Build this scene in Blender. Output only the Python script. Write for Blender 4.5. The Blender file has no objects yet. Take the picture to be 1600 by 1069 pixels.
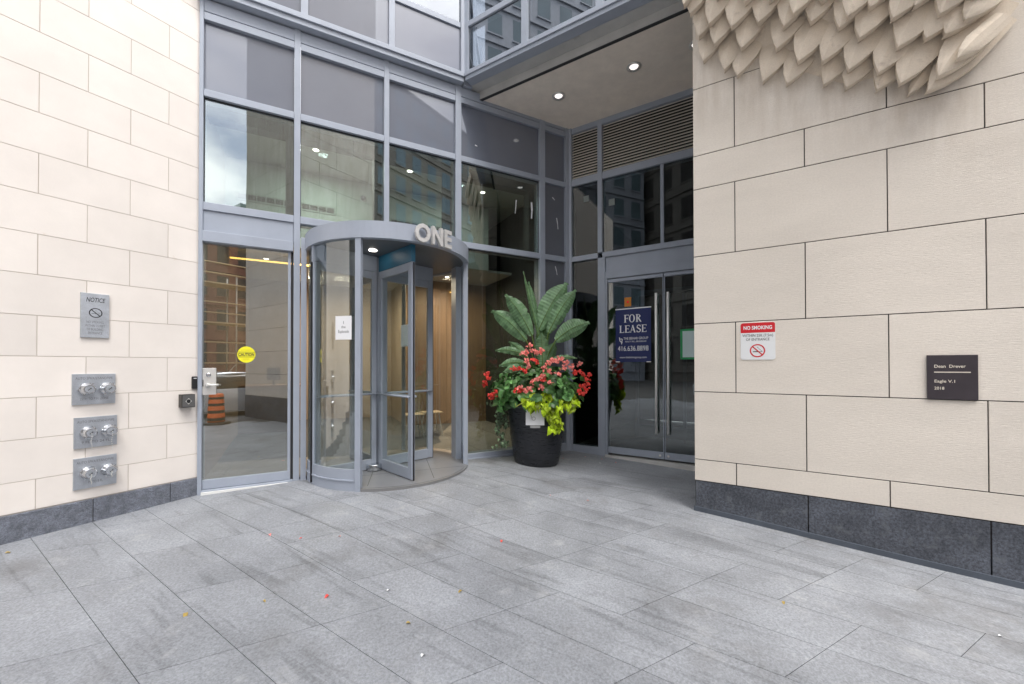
import bpy, bmesh, math, random
from mathutils import Vector, Matrix
R = math.radians
random.seed(7)
S = bpy.context.scene
COL = S.collection

# ------------------------------------------------------------------ camera
cam_d = bpy.data.cameras.new('camera'); cam = bpy.data.objects.new('camera', cam_d); COL.objects.link(cam)
cam_d.sensor_width = 36; cam_d.lens = 621.64/1600*36; cam_d.shift_y = 30.04/1600
cam_d.clip_start = 0.05; cam_d.clip_end = 2000
PIT, ROLL = 0.008939, -0.001247
H = 1.5
cam.matrix_world = (Matrix.Translation((0, 0, H)) @ Matrix.Rotation(math.pi/2 + PIT, 4, 'X') @ Matrix.Rotation(ROLL, 4, 'Z'))
S.camera = cam
# ------------------------------------------------------------------ world
w = bpy.data.worlds.new('World'); S.world = w; w.use_nodes = True
nt = w.node_tree; nt.nodes.clear()
out = nt.nodes.new('ShaderNodeOutputWorld'); bg = nt.nodes.new('ShaderNodeBackground')
sky = nt.nodes.new('ShaderNodeTexSky'); sky.sky_type = 'NISHITA'; sky.sun_disc = False
SUN = Vector((.26, -.42, .86)).normalized()
sky.sun_elevation = math.asin(SUN.z); sky.sun_rotation = math.atan2(SUN.x, SUN.y)
sky.air_density = 1.0; sky.dust_density = 2.5
tc = nt.nodes.new('ShaderNodeTexCoord'); mp = nt.nodes.new('ShaderNodeMapping'); mp.inputs['Scale'].default_value = (1, 1, 2.2)
nz = nt.nodes.new('ShaderNodeTexNoise'); nz.inputs['Scale'].default_value = 2.1; nz.inputs['Detail'].default_value = 7; nz.inputs['Roughness'].default_value = .55
cr = nt.nodes.new('ShaderNodeValToRGB'); cr.color_ramp.elements[0].position = .36; cr.color_ramp.elements[1].position = .52
mx = nt.nodes.new('ShaderNodeMix'); mx.data_type = 'RGBA'; mx.inputs[7].default_value = (13, 13, 13.3, 1)
nt.links.new(tc.outputs['Generated'], mp.inputs['Vector']); nt.links.new(mp.outputs[0], nz.inputs['Vector'])
nt.links.new(nz.outputs[0], cr.inputs[0]); nt.links.new(cr.outputs[0], mx.inputs[0])
nt.links.new(sky.outputs[0], mx.inputs[6]); nt.links.new(mx.outputs[2], bg.inputs['Color'])
bg.inputs['Strength'].default_value = 0.13
nt.links.new(bg.outputs[0], out.inputs[0])
# ------------------------------------------------------------------ sun (veiled by thin cloud)
sd = bpy.data.lights.new('sun', 'SUN'); sd.energy = 1.5; sd.angle = R(30); sd.color = (1, .965, .92)
so = bpy.data.objects.new('sun', sd); COL.objects.link(so); so.rotation_euler = SUN.to_track_quat('Z', 'Y').to_euler()
# ------------------------------------------------------------------ exposure
S.view_settings.view_transform = 'Standard'; S.view_settings.look = 'None'
S.view_settings.exposure = 1.12; S.view_settings.gamma = 1
S.render.resolution_x = 1024; S.render.resolution_y = 684
S.render.engine = 'CYCLES'
S.cycles.max_bounces = 8; S.cycles.diffuse_bounces = 4; S.cycles.transparent_max_bounces = 20; S.cycles.glossy_bounces = 4

# ------------------------------------------------------------------ wall frames
def frame_of(deg, d):
    a = R(deg); n = Vector((math.cos(a), math.sin(a), 0)); t = Vector((n.y, -n.x, 0))
    return n, d, t
W = {'A': frame_of(57.93, 4.815), 'B': frame_of(117.93, 5.8808), 'C': frame_of(147.93, 5.6156),
     'D': frame_of(57.93, 6.6469), 'E': frame_of(57.93, 4.80), 'U': frame_of(117.93, 5.7608)}
def fm(k, s=0, z=0, off=0):
    """local frame: x right along wall, y into the wall, z up"""
    n, d, t = W[k]
    M = Matrix(((t.x, n.x, 0, 0), (t.y, n.y, 0, 0), (0, 0, 1, 0), (0, 0, 0, 1)))
    p = n*(d+off) + t*s
    M.translation = Vector((p.x, p.y, z))
    return M
def wp(k, s, z, off=0): return fm(k, s, z, off).translation.copy()
nA, nB, nC = W['A'][0], W['B'][0], W['C'][0]

# ------------------------------------------------------------------ ground height
_pts = [(-4.452,3.472,.003),(-3.84,4.448,-.011),(-2.837,5.152,.013),(-.66,6.306,.006),(1.027,7.2,-.044),(1.544,6.877,-.025),
        (2.784,6.1,.071),(2.02,4.41,.071),(2.82,3.91,.034),(3.41,3.55,-.01),(4.04,3.15,-.021)]
_pts[6] = (2.784, 6.1, -.025)
_pts += [(-1.95, 4.95, .095), (-1.3, 5.0, .10), (-.62, 5.5, .095)]
def gz(x, y):
    y2 = y if y > 1 else 1 + (y-1)*.1
    x2 = max(-6, min(6, x))
    z = -.3213 - .02234*x2 + .0475*min(y2, 7.3)
    sw = .3; sv = 0
    for px, py, r in _pts:
        k = math.exp(-((x-px)**2+(y-py)**2)/(2*.7**2)); sw += k; sv += k*r
    return z + sv/sw

# ------------------------------------------------------------------ materials
def nn(t, ty, **kw):
    n = t.nodes.new(ty)
    for k, v in kw.items(): setattr(n, k, v)
    return n
def mat(name, base, rough=.5, metal=0, var=0, vscale=3, vmap=(1,1,1), bump=0, bscale=40, bmap=(1,1,1), bdist=.01,
        attr=False, speck=0, sscale=200, spec=.5, coat=0, dirt=None, rvar=0):
    m = bpy.data.materials.new(name); m.use_nodes = True; t = m.node_tree
    b = t.nodes['Principled BSDF']; b.inputs['Base Color'].default_value = (*base, 1)
    b.inputs['Roughness'].default_value = rough; b.inputs['Metallic'].default_value = metal
    b.inputs['Specular IOR Level'].default_value = spec; b.inputs['Coat Weight'].default_value = coat
    tcn = nn(t, 'ShaderNodeTexCoord')
    col = None
    def noise(sc, mpv, det=5, ro=.6):
        mpn = nn(t, 'ShaderNodeMapping'); mpn.inputs['Scale'].default_value = mpv
        t.links.new(tcn.outputs['Object'], mpn.inputs[0])
        n = nn(t, 'ShaderNodeTexNoise'); n.inputs['Scale'].default_value = sc; n.inputs['Detail'].default_value = det; n.inputs['Roughness'].default_value = ro
        t.links.new(mpn.outputs[0], n.inputs[0]); return n.outputs[0]
    def mul(prev, fac_out, lo, hi, fmin=.3, fmax=.7):
        mr = nn(t, 'ShaderNodeMapRange'); mr.inputs[1].default_value = fmin; mr.inputs[2].default_value = fmax
        mr.inputs[3].default_value = lo; mr.inputs[4].default_value = hi
        t.links.new(fac_out, mr.inputs[0])
        if prev is None: return mr.outputs[0]
        mm = nn(t, 'ShaderNodeMath', operation='MULTIPLY'); t.links.new(prev, mm.inputs[0]); t.links.new(mr.outputs[0], mm.inputs[1]); return mm.outputs[0]
    if var: col = mul(col, noise(vscale, vmap), 1-var, 1+var)
    if speck: col = mul(col, noise(sscale, (1,1,1), 7, .8), 1-speck, 1+speck, .38, .62)
    if attr:
        a = nn(t, 'ShaderNodeAttribute', attribute_name='tone')
        if col is None: col = a.outputs['Fac']
        else:
            mm = nn(t, 'ShaderNodeMath', operation='MULTIPLY'); t.links.new(col, mm.inputs[0]); t.links.new(a.outputs['Fac'], mm.inputs[1]); col = mm.outputs[0]
    last = None
    if col is not None:
        vm = nn(t, 'ShaderNodeVectorMath', operation='SCALE'); vm.inputs[0].default_value = base
        t.links.new(col, vm.inputs['Scale']); last = vm.outputs[0]
    if dirt:
        dc, dsc, lo, hi, dmap = dirt
        mr = nn(t, 'ShaderNodeMapRange'); mr.inputs[1].default_value = lo; mr.inputs[2].default_value = hi
        t.links.new(noise(dsc, dmap, 8, .65), mr.inputs[0])
        mxn = nn(t, 'ShaderNodeMix', data_type='RGBA'); t.links.new(mr.outputs[0], mxn.inputs[0])
        if last: t.links.new(last, mxn.inputs[6])
        else: mxn.inputs[6].default_value = (*base, 1)
        mxn.inputs[7].default_value = (*dc, 1); last = mxn.outputs[2]
    if last: t.links.new(last, b.inputs['Base Color'])
    if rvar:
        mr = nn(t, 'ShaderNodeMapRange'); mr.inputs[1].default_value = .3; mr.inputs[2].default_value = .7
        mr.inputs[3].default_value = rough-rvar; mr.inputs[4].default_value = rough+rvar
        t.links.new(noise(vscale*2, vmap), mr.inputs[0]); t.links.new(mr.outputs[0], b.inputs['Roughness'])
    if bump:
        bn = nn(t, 'ShaderNodeBump'); bn.inputs['Strength'].default_value = bump; bn.inputs['Distance'].default_value = bdist
        t.links.new(noise(bscale, bmap, 6, .65), bn.inputs['Height']); t.links.new(bn.outputs[0], b.inputs['Normal'])
    return m
def glass(name, tint=(.8,.84,.83), ior=1.9, extra=.0, rough=0, wave=.0):
    m = bpy.data.materials.new(name); m.use_nodes = True; t = m.node_tree; t.nodes.clear()
    o = nn(t, 'ShaderNodeOutputMaterial'); tr = nn(t, 'ShaderNodeBsdfTransparent'); gl = nn(t, 'ShaderNodeBsdfGlossy')
    tr.inputs[0].default_value = (*tint, 1); gl.inputs['Roughness'].default_value = rough; gl.inputs[0].default_value = (.93,.96,.98,1)
    fr = nn(t, 'ShaderNodeFresnel'); fr.inputs[0].default_value = ior
    # Fresnel node flips the IOR on back faces; keep both sides alike
    ge = nn(t, 'ShaderNodeNewGeometry'); mv = nn(t, 'ShaderNodeMath', operation='MULTIPLY_ADD')
    mv.inputs[1].default_value = 1/ior-ior; mv.inputs[2].default_value = ior
    t.links.new(ge.outputs['Backfacing'], mv.inputs[0])
    t.links.new(mv.outputs[0], fr.inputs[0])
    ad = nn(t, 'ShaderNodeMath', operation='ADD'); ad.inputs[1].default_value = extra; ad.use_clamp = True
    t.links.new(fr.outputs[0], ad.inputs[0])
    mi = nn(t, 'ShaderNodeMixShader'); t.links.new(ad.outputs[0], mi.inputs[0]); t.links.new(tr.outputs[0], mi.inputs[1]); t.links.new(gl.outputs[0], mi.inputs[2])
    if wave:
        bn = nn(t, 'ShaderNodeBump'); bn.inputs['Strength'].default_value = wave; bn.inputs['Distance'].default_value = .02
        tn = nn(t, 'ShaderNodeTexCoord'); n = nn(t, 'ShaderNodeTexNoise'); n.inputs['Scale'].default_value = .9; n.inputs['Detail'].default_value = 0
        t.links.new(tn.outputs['Object'], n.inputs[0]); t.links.new(n.outputs[0], bn.inputs['Height']); t.links.new(bn.outputs[0], gl.inputs['Normal'])
    t.links.new(mi.outputs[0], o.inputs[0]); return m
def emis(name, c, s):
    m = bpy.data.materials.new(name); m.use_nodes = True; t = m.node_tree; b = t.nodes['Principled BSDF']
    b.inputs['Base Color'].default_value = (*c, 1); b.inputs['Emission Color'].default_value = (*c, 1); b.inputs['Emission Strength'].default_value = s
    return m

LIME_A = mat('limestone_smooth_grey', (.715,.66,.59), .85, var=.05, vscale=1.3, vmap=(.7,1,2.2), bump=.55, bscale=16, bmap=(1.0,1,11), bdist=.006, attr=True, speck=.05, sscale=60, spec=.2)
LIME_C = mat('limestone_cream', (.80,.745,.69), .85, var=.045, vscale=2.2, bump=.15, bscale=50, bdist=.003, attr=True, spec=.2, dirt=((.58,.47,.36), 3.2, .66, .80, (1,1,1)))
STONE_E = mat('carved_limestone', (.70,.615,.51), .9, var=.08, vscale=4, bump=.4, bscale=80, bdist=.004, speck=.06, sscale=90, spec=.15, dirt=((.38,.31,.25), 6, .60, .80, (1,1,1)))
MORTAR = mat('mortar', (.56,.50,.44), .95)
JOINT = mat('dark_joint_backing', (.03,.026,.026), .95)  # near-black backing that shows in the open panel joints
GRAN_A = mat('honed_dark_granite', (.072,.080,.098), .45, var=.38, vscale=3.5, bump=.1, bscale=60, speck=.6, sscale=45, dirt=((.13,.14,.155), 9, .55, .72, (1,1,1)), rvar=.12)
GRAN_C = mat('rock_faced_granite', (.165,.18,.215), .8, var=.3, vscale=14, bump=1.0, bscale=45, bdist=.02, speck=.35, sscale=120)
PAVE = mat('grey_stone_paver', (.240,.252,.272), .62, var=.17, vscale=1.8, bump=.5, bscale=48, bdist=.004, attr=True, speck=.27, sscale=60, dirt=((.125,.122,.12), 1.1, .54, .80, (1,1,1)), rvar=.1)
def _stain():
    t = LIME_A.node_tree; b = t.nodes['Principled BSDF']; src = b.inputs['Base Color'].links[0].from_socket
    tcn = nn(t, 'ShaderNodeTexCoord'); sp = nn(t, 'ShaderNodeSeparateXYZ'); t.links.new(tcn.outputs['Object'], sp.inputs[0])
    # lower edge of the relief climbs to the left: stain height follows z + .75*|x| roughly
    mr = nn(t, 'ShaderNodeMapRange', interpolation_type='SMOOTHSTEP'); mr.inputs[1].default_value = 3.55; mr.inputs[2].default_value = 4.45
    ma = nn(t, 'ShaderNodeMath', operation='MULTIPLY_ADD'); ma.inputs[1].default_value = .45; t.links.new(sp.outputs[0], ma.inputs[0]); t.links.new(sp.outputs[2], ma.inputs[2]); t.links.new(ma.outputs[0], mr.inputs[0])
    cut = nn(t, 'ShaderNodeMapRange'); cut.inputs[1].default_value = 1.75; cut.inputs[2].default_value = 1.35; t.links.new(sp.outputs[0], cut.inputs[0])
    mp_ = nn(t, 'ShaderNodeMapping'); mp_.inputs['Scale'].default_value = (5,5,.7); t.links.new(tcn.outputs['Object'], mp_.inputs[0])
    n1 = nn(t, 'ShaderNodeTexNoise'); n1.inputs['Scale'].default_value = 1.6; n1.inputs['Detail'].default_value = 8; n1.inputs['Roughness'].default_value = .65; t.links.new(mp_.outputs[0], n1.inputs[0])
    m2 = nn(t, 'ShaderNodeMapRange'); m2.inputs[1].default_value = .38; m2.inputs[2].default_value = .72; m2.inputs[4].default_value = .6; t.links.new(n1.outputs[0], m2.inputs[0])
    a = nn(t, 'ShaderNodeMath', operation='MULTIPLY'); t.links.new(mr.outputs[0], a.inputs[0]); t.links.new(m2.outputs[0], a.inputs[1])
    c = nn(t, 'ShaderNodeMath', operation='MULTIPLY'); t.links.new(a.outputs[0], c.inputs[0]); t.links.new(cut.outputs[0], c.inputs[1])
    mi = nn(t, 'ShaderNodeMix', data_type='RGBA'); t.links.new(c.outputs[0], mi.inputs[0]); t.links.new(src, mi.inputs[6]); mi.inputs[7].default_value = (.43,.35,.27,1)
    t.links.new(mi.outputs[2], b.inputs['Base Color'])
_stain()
def _pave_extra():
    t = PAVE.node_tree; b = t.nodes['Principled BSDF']; src = b.inputs['Base Color'].links[0].from_socket
    tcn = nn(t, 'ShaderNodeTexCoord')
    # natural cleft streaks that run with the courses
    mp_ = nn(t, 'ShaderNodeMapping', vector_type='TEXTURE'); mp_.inputs['Rotation'].default_value = (0,0,R(-32)); mp_.inputs['Scale'].default_value = (1.6,.13,1)
    n1 = nn(t, 'ShaderNodeTexNoise'); n1.inputs['Scale'].default_value = 1.0; n1.inputs['Detail'].default_value = 9; n1.inputs['Roughness'].default_value = .62; n1.inputs['Distortion'].default_value = .5
    at = nn(t, 'ShaderNodeAttribute', attribute_name='tone'); ml = nn(t, 'ShaderNodeVectorMath', operation='SCALE'); ml.inputs['Scale'].default_value = 37
    cx = nn(t, 'ShaderNodeCombineXYZ'); t.links.new(at.outputs['Fac'], cx.inputs[0]); t.links.new(at.outputs['Fac'], cx.inputs[1]); t.links.new(cx.outputs[0], ml.inputs[0])
    ad = nn(t, 'ShaderNodeVectorMath', operation='ADD')
    t.links.new(tcn.outputs['Object'], mp_.inputs[0]); t.links.new(mp_.outputs[0], ad.inputs[0]); t.links.new(ml.outputs[0], ad.inputs[1]); t.links.new(ad.outputs[0], n1.inputs[0])
    mr = nn(t, 'ShaderNodeMapRange'); mr.inputs[1].default_value = .54; mr.inputs[2].default_value = .66; mr.inputs[3].default_value = 1; mr.inputs[4].default_value = .72
    t.links.new(n1.outputs[0], mr.inputs[0])
    v = nn(t, 'ShaderNodeVectorMath', operation='SCALE'); t.links.new(src, v.inputs[0]); t.links.new(mr.outputs[0], v.inputs['Scale'])
    # pale scuffs
    n2 = nn(t, 'ShaderNodeTexNoise'); n2.inputs['Scale'].default_value = 3.1; n2.inputs['Detail'].default_value = 12; n2.inputs['Roughness'].default_value = .75
    t.links.new(tcn.outputs['Object'], n2.inputs[0])
    m2 = nn(t, 'ShaderNodeMapRange'); m2.inputs[1].default_value = .56; m2.inputs[2].default_value = .74; m2.inputs[4].default_value = .55
    t.links.new(n2.outputs[0], m2.inputs[0]); mi = nn(t, 'ShaderNodeMix', data_type='RGBA'); t.links.new(m2.outputs[0], mi.inputs[0]); t.links.new(v.outputs[0], mi.inputs[6]); mi.inputs[7].default_value = (.43,.435,.44,1)
    t.links.new(mi.outputs[2], b.inputs['Base Color'])
_pave_extra()
BED = mat('paver_joint_sand', (.09,.088,.085), .95)
PAINT = mat('blue_grey_painted_aluminium', (.335,.372,.44), .38, var=.05, vscale=4, spec=.5, rvar=.06)
PAINT_D = mat('dark_gasket', (.03,.032,.036), .6)
SPAN = mat('grey_spandrel_glass', (.13,.145,.185), .35, var=.04, vscale=2, spec=.3, coat=1)
_b = SPAN.node_tree.nodes['Principled BSDF']; _b.inputs['Coat IOR'].default_value = 1.75; _b.inputs['Coat Roughness'].default_value = .015
PANELG = mat('grey_metal_panel', (.13,.14,.165), .4, var=.06)
GLASS = glass('window_glass', (.66,.73,.69), 2.15, .06, wave=.05)
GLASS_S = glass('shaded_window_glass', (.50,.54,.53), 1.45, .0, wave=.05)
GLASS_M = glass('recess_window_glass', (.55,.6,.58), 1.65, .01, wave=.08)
GLASS_U = glass('upper_window_glass', (.35,.38,.42), 2.3, .10, wave=.06)
GLASS_C = glass('clear_door_glass', (.84,.87,.86), 1.8, .05)
GLASS_W = glass('wing_glass', (.88,.91,.90), 1.6, .03)
GLASS_L = glass('sliding_door_glass', (.66,.69,.67), 2.1, .17, wave=.03)
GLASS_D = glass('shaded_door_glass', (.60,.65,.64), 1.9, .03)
SOFF = mat('painted_soffit', (.83,.75,.66), .9, var=.06, vscale=6, bump=.1, bscale=90)
FASC = mat('fascia_metal', (.46,.46,.45), .55, var=.12, vscale=2.5, dirt=((.12,.12,.12), 2.2, .66, .82, (1,1,1)))
STEEL = mat('brushed_stainless', (.74,.73,.70), .38, .55, var=.05)
STEEL_P = mat('stamped_steel_plate', (.52,.55,.60), .42, .85, var=.16, vscale=9, bump=.1, bscale=120, speck=.1, sscale=140)
STEEL_T = mat('etched_letter_grey', (.20,.21,.235), .6, .3)
LETTER = mat('cast_letter_metal', (.54,.53,.52), .45, .1, var=.12, vscale=20, bump=.15)
HANDLE = mat('polished_pull_steel', (.90,.89,.87), .3, .1)
CAPM = mat('chrome_hose_cap', (.66,.68,.71), .26, 1, var=.15, vscale=30)
BLACK = mat('black_plastic', (.014,.014,.016), .42)
DARKB = mat('dark_bronze_box', (.055,.05,.045), .5, .4)
BLUE_H = mat('teal_blue_header', (.02,.13,.22), .45)
WHITE = mat('white_sheet', (.80,.81,.83), .7)
SIGNW = mat('white_sign_enamel', (.78,.80,.81), .4)
INK = mat('black_ink', (.02,.02,.025), .6)
REDS = mat('red_sign_enamel', (.62,.02,.03), .4)
YELL = mat('yellow_sticker', (.86,.80,.02), .5)
NAVY = mat('navy_sign_vinyl', (.008,.018,.105), .35, var=.05)
GREENT = mat('green_painter_tape', (.02,.30,.10), .6)
PLAQ = mat('dark_bronze_plaque', (.055,.047,.056), .45, .3, var=.12, vscale=6)
PLAQT = mat('engraved_cream_lettering', (.72,.66,.56), .6)
POT = mat('dark_glazed_planter', (.018,.020,.025), .33, var=.3, vscale=4, vmap=(1,1,6), bump=.12, bscale=20, bmap=(1,1,5), dirt=((.10,.10,.10), 6, .64, .78, (1,1,2)), rvar=.12)
SOIL = mat('potting_soil', (.03,.02,.014), .95, bump=.5)
def leafmat(name, c, rough=.4, var=.25, vs=6, trans=.25):
    m = mat(name, c, rough, var=var, vscale=vs, attr=True)
    b = m.node_tree.nodes['Principled BSDF']; b.inputs['Subsurface Weight'].default_value = 0
    t = m.node_tree; tr = nn(t, 'ShaderNodeBsdfTranslucent'); mi = nn(t, 'ShaderNodeMixShader'); mi.inputs[0].default_value = trans
    o = [n for n in t.nodes if n.type == 'OUTPUT_MATERIAL'][0]
    t.links.new(b.inputs['Base Color'].links[0].from_socket, tr.inputs[0])
    t.links.new(b.outputs[0], mi.inputs[1]); t.links.new(tr.outputs[0], mi.inputs[2]); t.links.new(mi.outputs[0], o.inputs[0])
    return m
PALM = leafmat('paddle_leaf_green', (.15,.27,.135), .38, .3, 8)
STEM = leafmat('petiole_green', (.13,.22,.05), .45)
BEGL = leafmat('begonia_leaf_green', (.11,.25,.08), .33, .4, 9)
LIMEL = leafmat('lime_vine_leaf', (.46,.62,.025), .5, .2, 12, .35)
IVYL = leafmat('ivy_leaf_green', (.10,.15,.085), .5, .4, 20)
FLR = leafmat('red_petal', (.86,.10,.08), .5, .15, 20, .3)
FLP = leafmat('coral_petal', (.90,.33,.29), .5, .25, 20, .3)
FLOOR_I = mat('lobby_floor_tile', (.42,.39,.34), .22, var=.1, vscale=2)
WALL_G = mat('lobby_plaster', (.40,.44,.40), .8, var=.03)
WALL_W = mat('lobby_wood_panel', (.34,.21,.12), .5, var=.18, vscale=2, vmap=(6,6,.5))
WALL_B = mat('lobby_beige_wall', (.33,.265,.20), .7, var=.05)
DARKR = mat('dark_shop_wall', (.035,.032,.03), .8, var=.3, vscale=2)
CEIL = mat('lobby_ceiling', (.5,.5,.47), .9)
LED = emis('warm_led', (1,.58,.13), 2.6)
LAMP = emis('downlight_lamp', (1,.93,.84), 6)
LAMP_O = emis('soffit_lamp', (1,.95,.9), .55)

# ------------------------------------------------------------------ mesh builder
class MB:
    def __init__(s): s.v = []; s.f = []; s.t = []; s.sm = []
    def quad(s, pts, tone=1, smooth=False):
        b = len(s.v); s.v += [tuple(p) for p in pts]; s.f.append(tuple(range(b, b+len(pts)))); s.t.append(tone); s.sm.append(smooth); return s
    def box(s, x0, x1, y0, y1, z0, z1, tone=1, M=None):
        c = [Vector((x, y, z)) for z in (z0, z1) for y in (y0, y1) for x in (x0, x1)]
        if M is not None: c = [M @ p for p in c]
        b = len(s.v); s.v += [tuple(p) for p in c]
        for q in ((0,2,3,1),(4,5,7,6),(0,1,5,4),(2,6,7,3),(0,4,6,2),(1,3,7,5)):
            s.f.append(tuple(b+i for i in q)); s.t.append(tone); s.sm.append(False)
        return s
    def rings(s, rings, cap=True, smooth=True, tone=1, closed=True):
        b = len(s.v); n = len(rings[0])
        for r in rings: s.v += [tuple(p) for p in r]
        for i in range(len(rings)-1):
            for j in range(n if closed else n-1):
                k = (j+1) % n
                s.f.append((b+i*n+j, b+i*n+k, b+(i+1)*n+k, b+(i+1)*n+j)); s.t.append(tone); s.sm.append(smooth)
        if cap:
            s.f.append(tuple(b+j for j in range(n-1, -1, -1))); s.t.append(tone); s.sm.append(False)
            o = b+(len(rings)-1)*n
            s.f.append(tuple(o+j for j in range(n))); s.t.append(tone); s.sm.append(False)
        return s
    def tube(s, pts, r, n=10, cap=True, tone=1):
        pts = [Vector(p) for p in pts]; rr = r if isinstance(r, (list, tuple)) else [r]*len(pts)
        out = []; up = None
        for i, p in enumerate(pts):
            d = (pts[min(i+1, len(pts)-1)]-pts[max(i-1, 0)]).normalized()
            if up is None or abs(d.dot(up)) > .98: up = Vector((0,0,1)) if abs(d.z) < .9 else Vector((1,0,0))
            a = d.cross(up).normalized(); b = d.cross(a).normalized(); up = -b if False else up
            out.append([p+(a*math.cos(2*math.pi*k/n)+b*math.sin(2*math.pi*k/n))*rr[i] for k in range(n)])
        return s.rings(out, cap, True, tone)
    def lathe(s, prof, n=32, c=(0,0,0), axis='Z', cap=True, smooth=True, tone=1):
        rs = []
        for r, h in prof:
            ring = []
            for k in range(n):
                a = 2*math.pi*k/n
                p = (r*math.cos(a), r*math.sin(a), h) if axis == 'Z' else (r*math.cos(a), -h, r*math.sin(a))
                ring.append((p[0]+c[0], p[1]+c[1], p[2]+c[2]))
            rs.append(ring)
        return s.rings(rs, cap, smooth, tone)
    def build(s, name, m, parent=None, M=None, bevel=0, smooth_angle=None):
        me = bpy.data.meshes.new(name); me.from_pydata(s.v, [], s.f)
        a = me.attributes.new('tone', 'FLOAT', 'FACE'); a.data.foreach_set('value', [float(x) for x in s.t])
        me.polygons.foreach_set('use_smooth', s.sm)
        bm = bmesh.new(); bm.from_mesh(me); bmesh.ops.recalc_face_normals(bm, faces=bm.faces); bm.to_mesh(me); bm.free()
        me.materials.append(m); o = bpy.data.objects.new(name, me); COL.objects.link(o)
        if parent is not None: o.parent = parent
        if M is not None:
            if parent is None: o.matrix_world = M
            else: o.matrix_local = M
        if bevel:
            bv = o.modifiers.new('bevel', 'BEVEL'); bv.width = bevel; bv.segments = 2; bv.limit_method = 'ANGLE'; bv.angle_limit = R(40)
        return o
def tag(o, label, cat, group=None, kind=None):
    if label: o['label'] = label
    if cat: o['category'] = cat
    if group: o['group'] = group
    if kind: o['kind'] = kind
    return o
def thing(name, label, cat, M=None, group=None):
    o = bpy.data.objects.new(name, None); COL.objects.link(o); o.empty_display_size = .1
    if M is not None: o.matrix_world = M
    return tag(o, label, cat, group)
def ring_pts(r, z, n, c=(0,0), a0=0, a1=2*math.pi): return [(c[0]+r*math.cos(a0+(a1-a0)*k/n), c[1]+r*math.sin(a0+(a1-a0)*k/n), z) for k in range(n+1)]
_tc = {}
def text_mesh(lines, shear=0, extrude=0, weight=0):
    """lines: (string, x, z, size, align[, width]); returns verts (x, -, z) on the wall frame and faces"""
    V, F = [], []
    for ln in lines:
        st, x, z, size, al = ln[:5]; wid = ln[5] if len(ln) > 5 else None; sp = ln[6] if len(ln) > 6 else 1
        cu = bpy.data.curves.new('t', 'FONT'); cu.body = st; cu.size = size; cu.align_x = al; cu.shear = shear; cu.extrude = extrude; cu.offset = weight*size
        cu.resolution_u = 3; cu.space_character = sp
        o = bpy.data.objects.new('t', cu); COL.objects.link(o)
        bpy.context.view_layer.update(); dg = bpy.context.evaluated_depsgraph_get()
        me = bpy.data.meshes.new_from_object(o.evaluated_get(dg))
        xs = [v.co.x for v in me.vertices] or [0]; k = 1
        if wid: k = wid/max(1e-6, max(xs)-min(xs))
        b = len(V)
        V += [(x+v.co.x*k, -v.co.z, z+v.co.y) for v in me.vertices]; F += [tuple(b+i for i in p.vertices) for p in me.polygons]
        bpy.data.objects.remove(o); bpy.data.meshes.remove(me); bpy.data.curves.remove(cu)
    return V, F
def lettering(lines, m, parent, off, name='lettering', **kw):
    for ln in lines:
        V, F = text_mesh([ln], **kw)
        mb = MB(); mb.v = [(x, y-off, z) for x, y, z in V]; mb.f = F; mb.t = [1]*len(F); mb.sm = [False]*len(F)
        mb.build(name, m, parent)
def annulus(mb, cx, cz, r0, r1, y, n=36):
    for k in range(n):
        a, b = 2*math.pi*k/n, 2*math.pi*(k+1)/n
        mb.quad([(cx+r0*math.cos(a), y, cz+r0*math.sin(a)), (cx+r1*math.cos(a), y, cz+r1*math.sin(a)), (cx+r1*math.cos(b), y, cz+r1*math.sin(b)), (cx+r0*math.cos(b), y, cz+r0*math.sin(b))])
def bar2(mb, x0, z0, x1, z1, wd, y):
    d = Vector((x1-x0, 0, z1-z0)).normalized(); q = Vector((-d.z, 0, d.x))*wd/2
    a, b = Vector((x0, y, z0)), Vector((x1, y, z1)); mb.quad([a-q, b-q, b+q, a+q])
def nosmoke(parent, cx, cz, r, m_ring, m_ink, off, name='no_smoking_symbol'):
    mb = MB(); annulus(mb, cx, cz, r*.82, r, -off)
    bar2(mb, cx-.62*r, cz+.62*r, cx+.62*r, cz-.62*r, r*.17, -off); mb.build(name, m_ring, parent)
    k = MB(); k.quad([(cx-.6*r, -off+.0006, cz-.22*r), (cx+.05*r, -off+.0006, cz-.22*r), (cx+.05*r, -off+.0006, cz-.08*r), (cx-.6*r, -off+.0006, cz-.08*r)])
    for (a, b) in (((.22,-.2),(.34,-.08)), ((.4,-.2),(.5,-.05)), ((.55,-.2),(.62,-.05))): bar2(k, cx+a[0]*r, cz+a[1]*r, cx+b[0]*r, cz+b[1]*r, r*.07, -off+.0006)
    for i in range(5):
        x = cx+(-.05+.12*i)*r; z = cz+(.55-.12*i+.05*(i % 2))*r
        bar2(k, x, z, x+.1*r, z-.13*r, r*.05, -off+.0006)
    k.build('cigarette_symbol', m_ink, parent)

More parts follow.
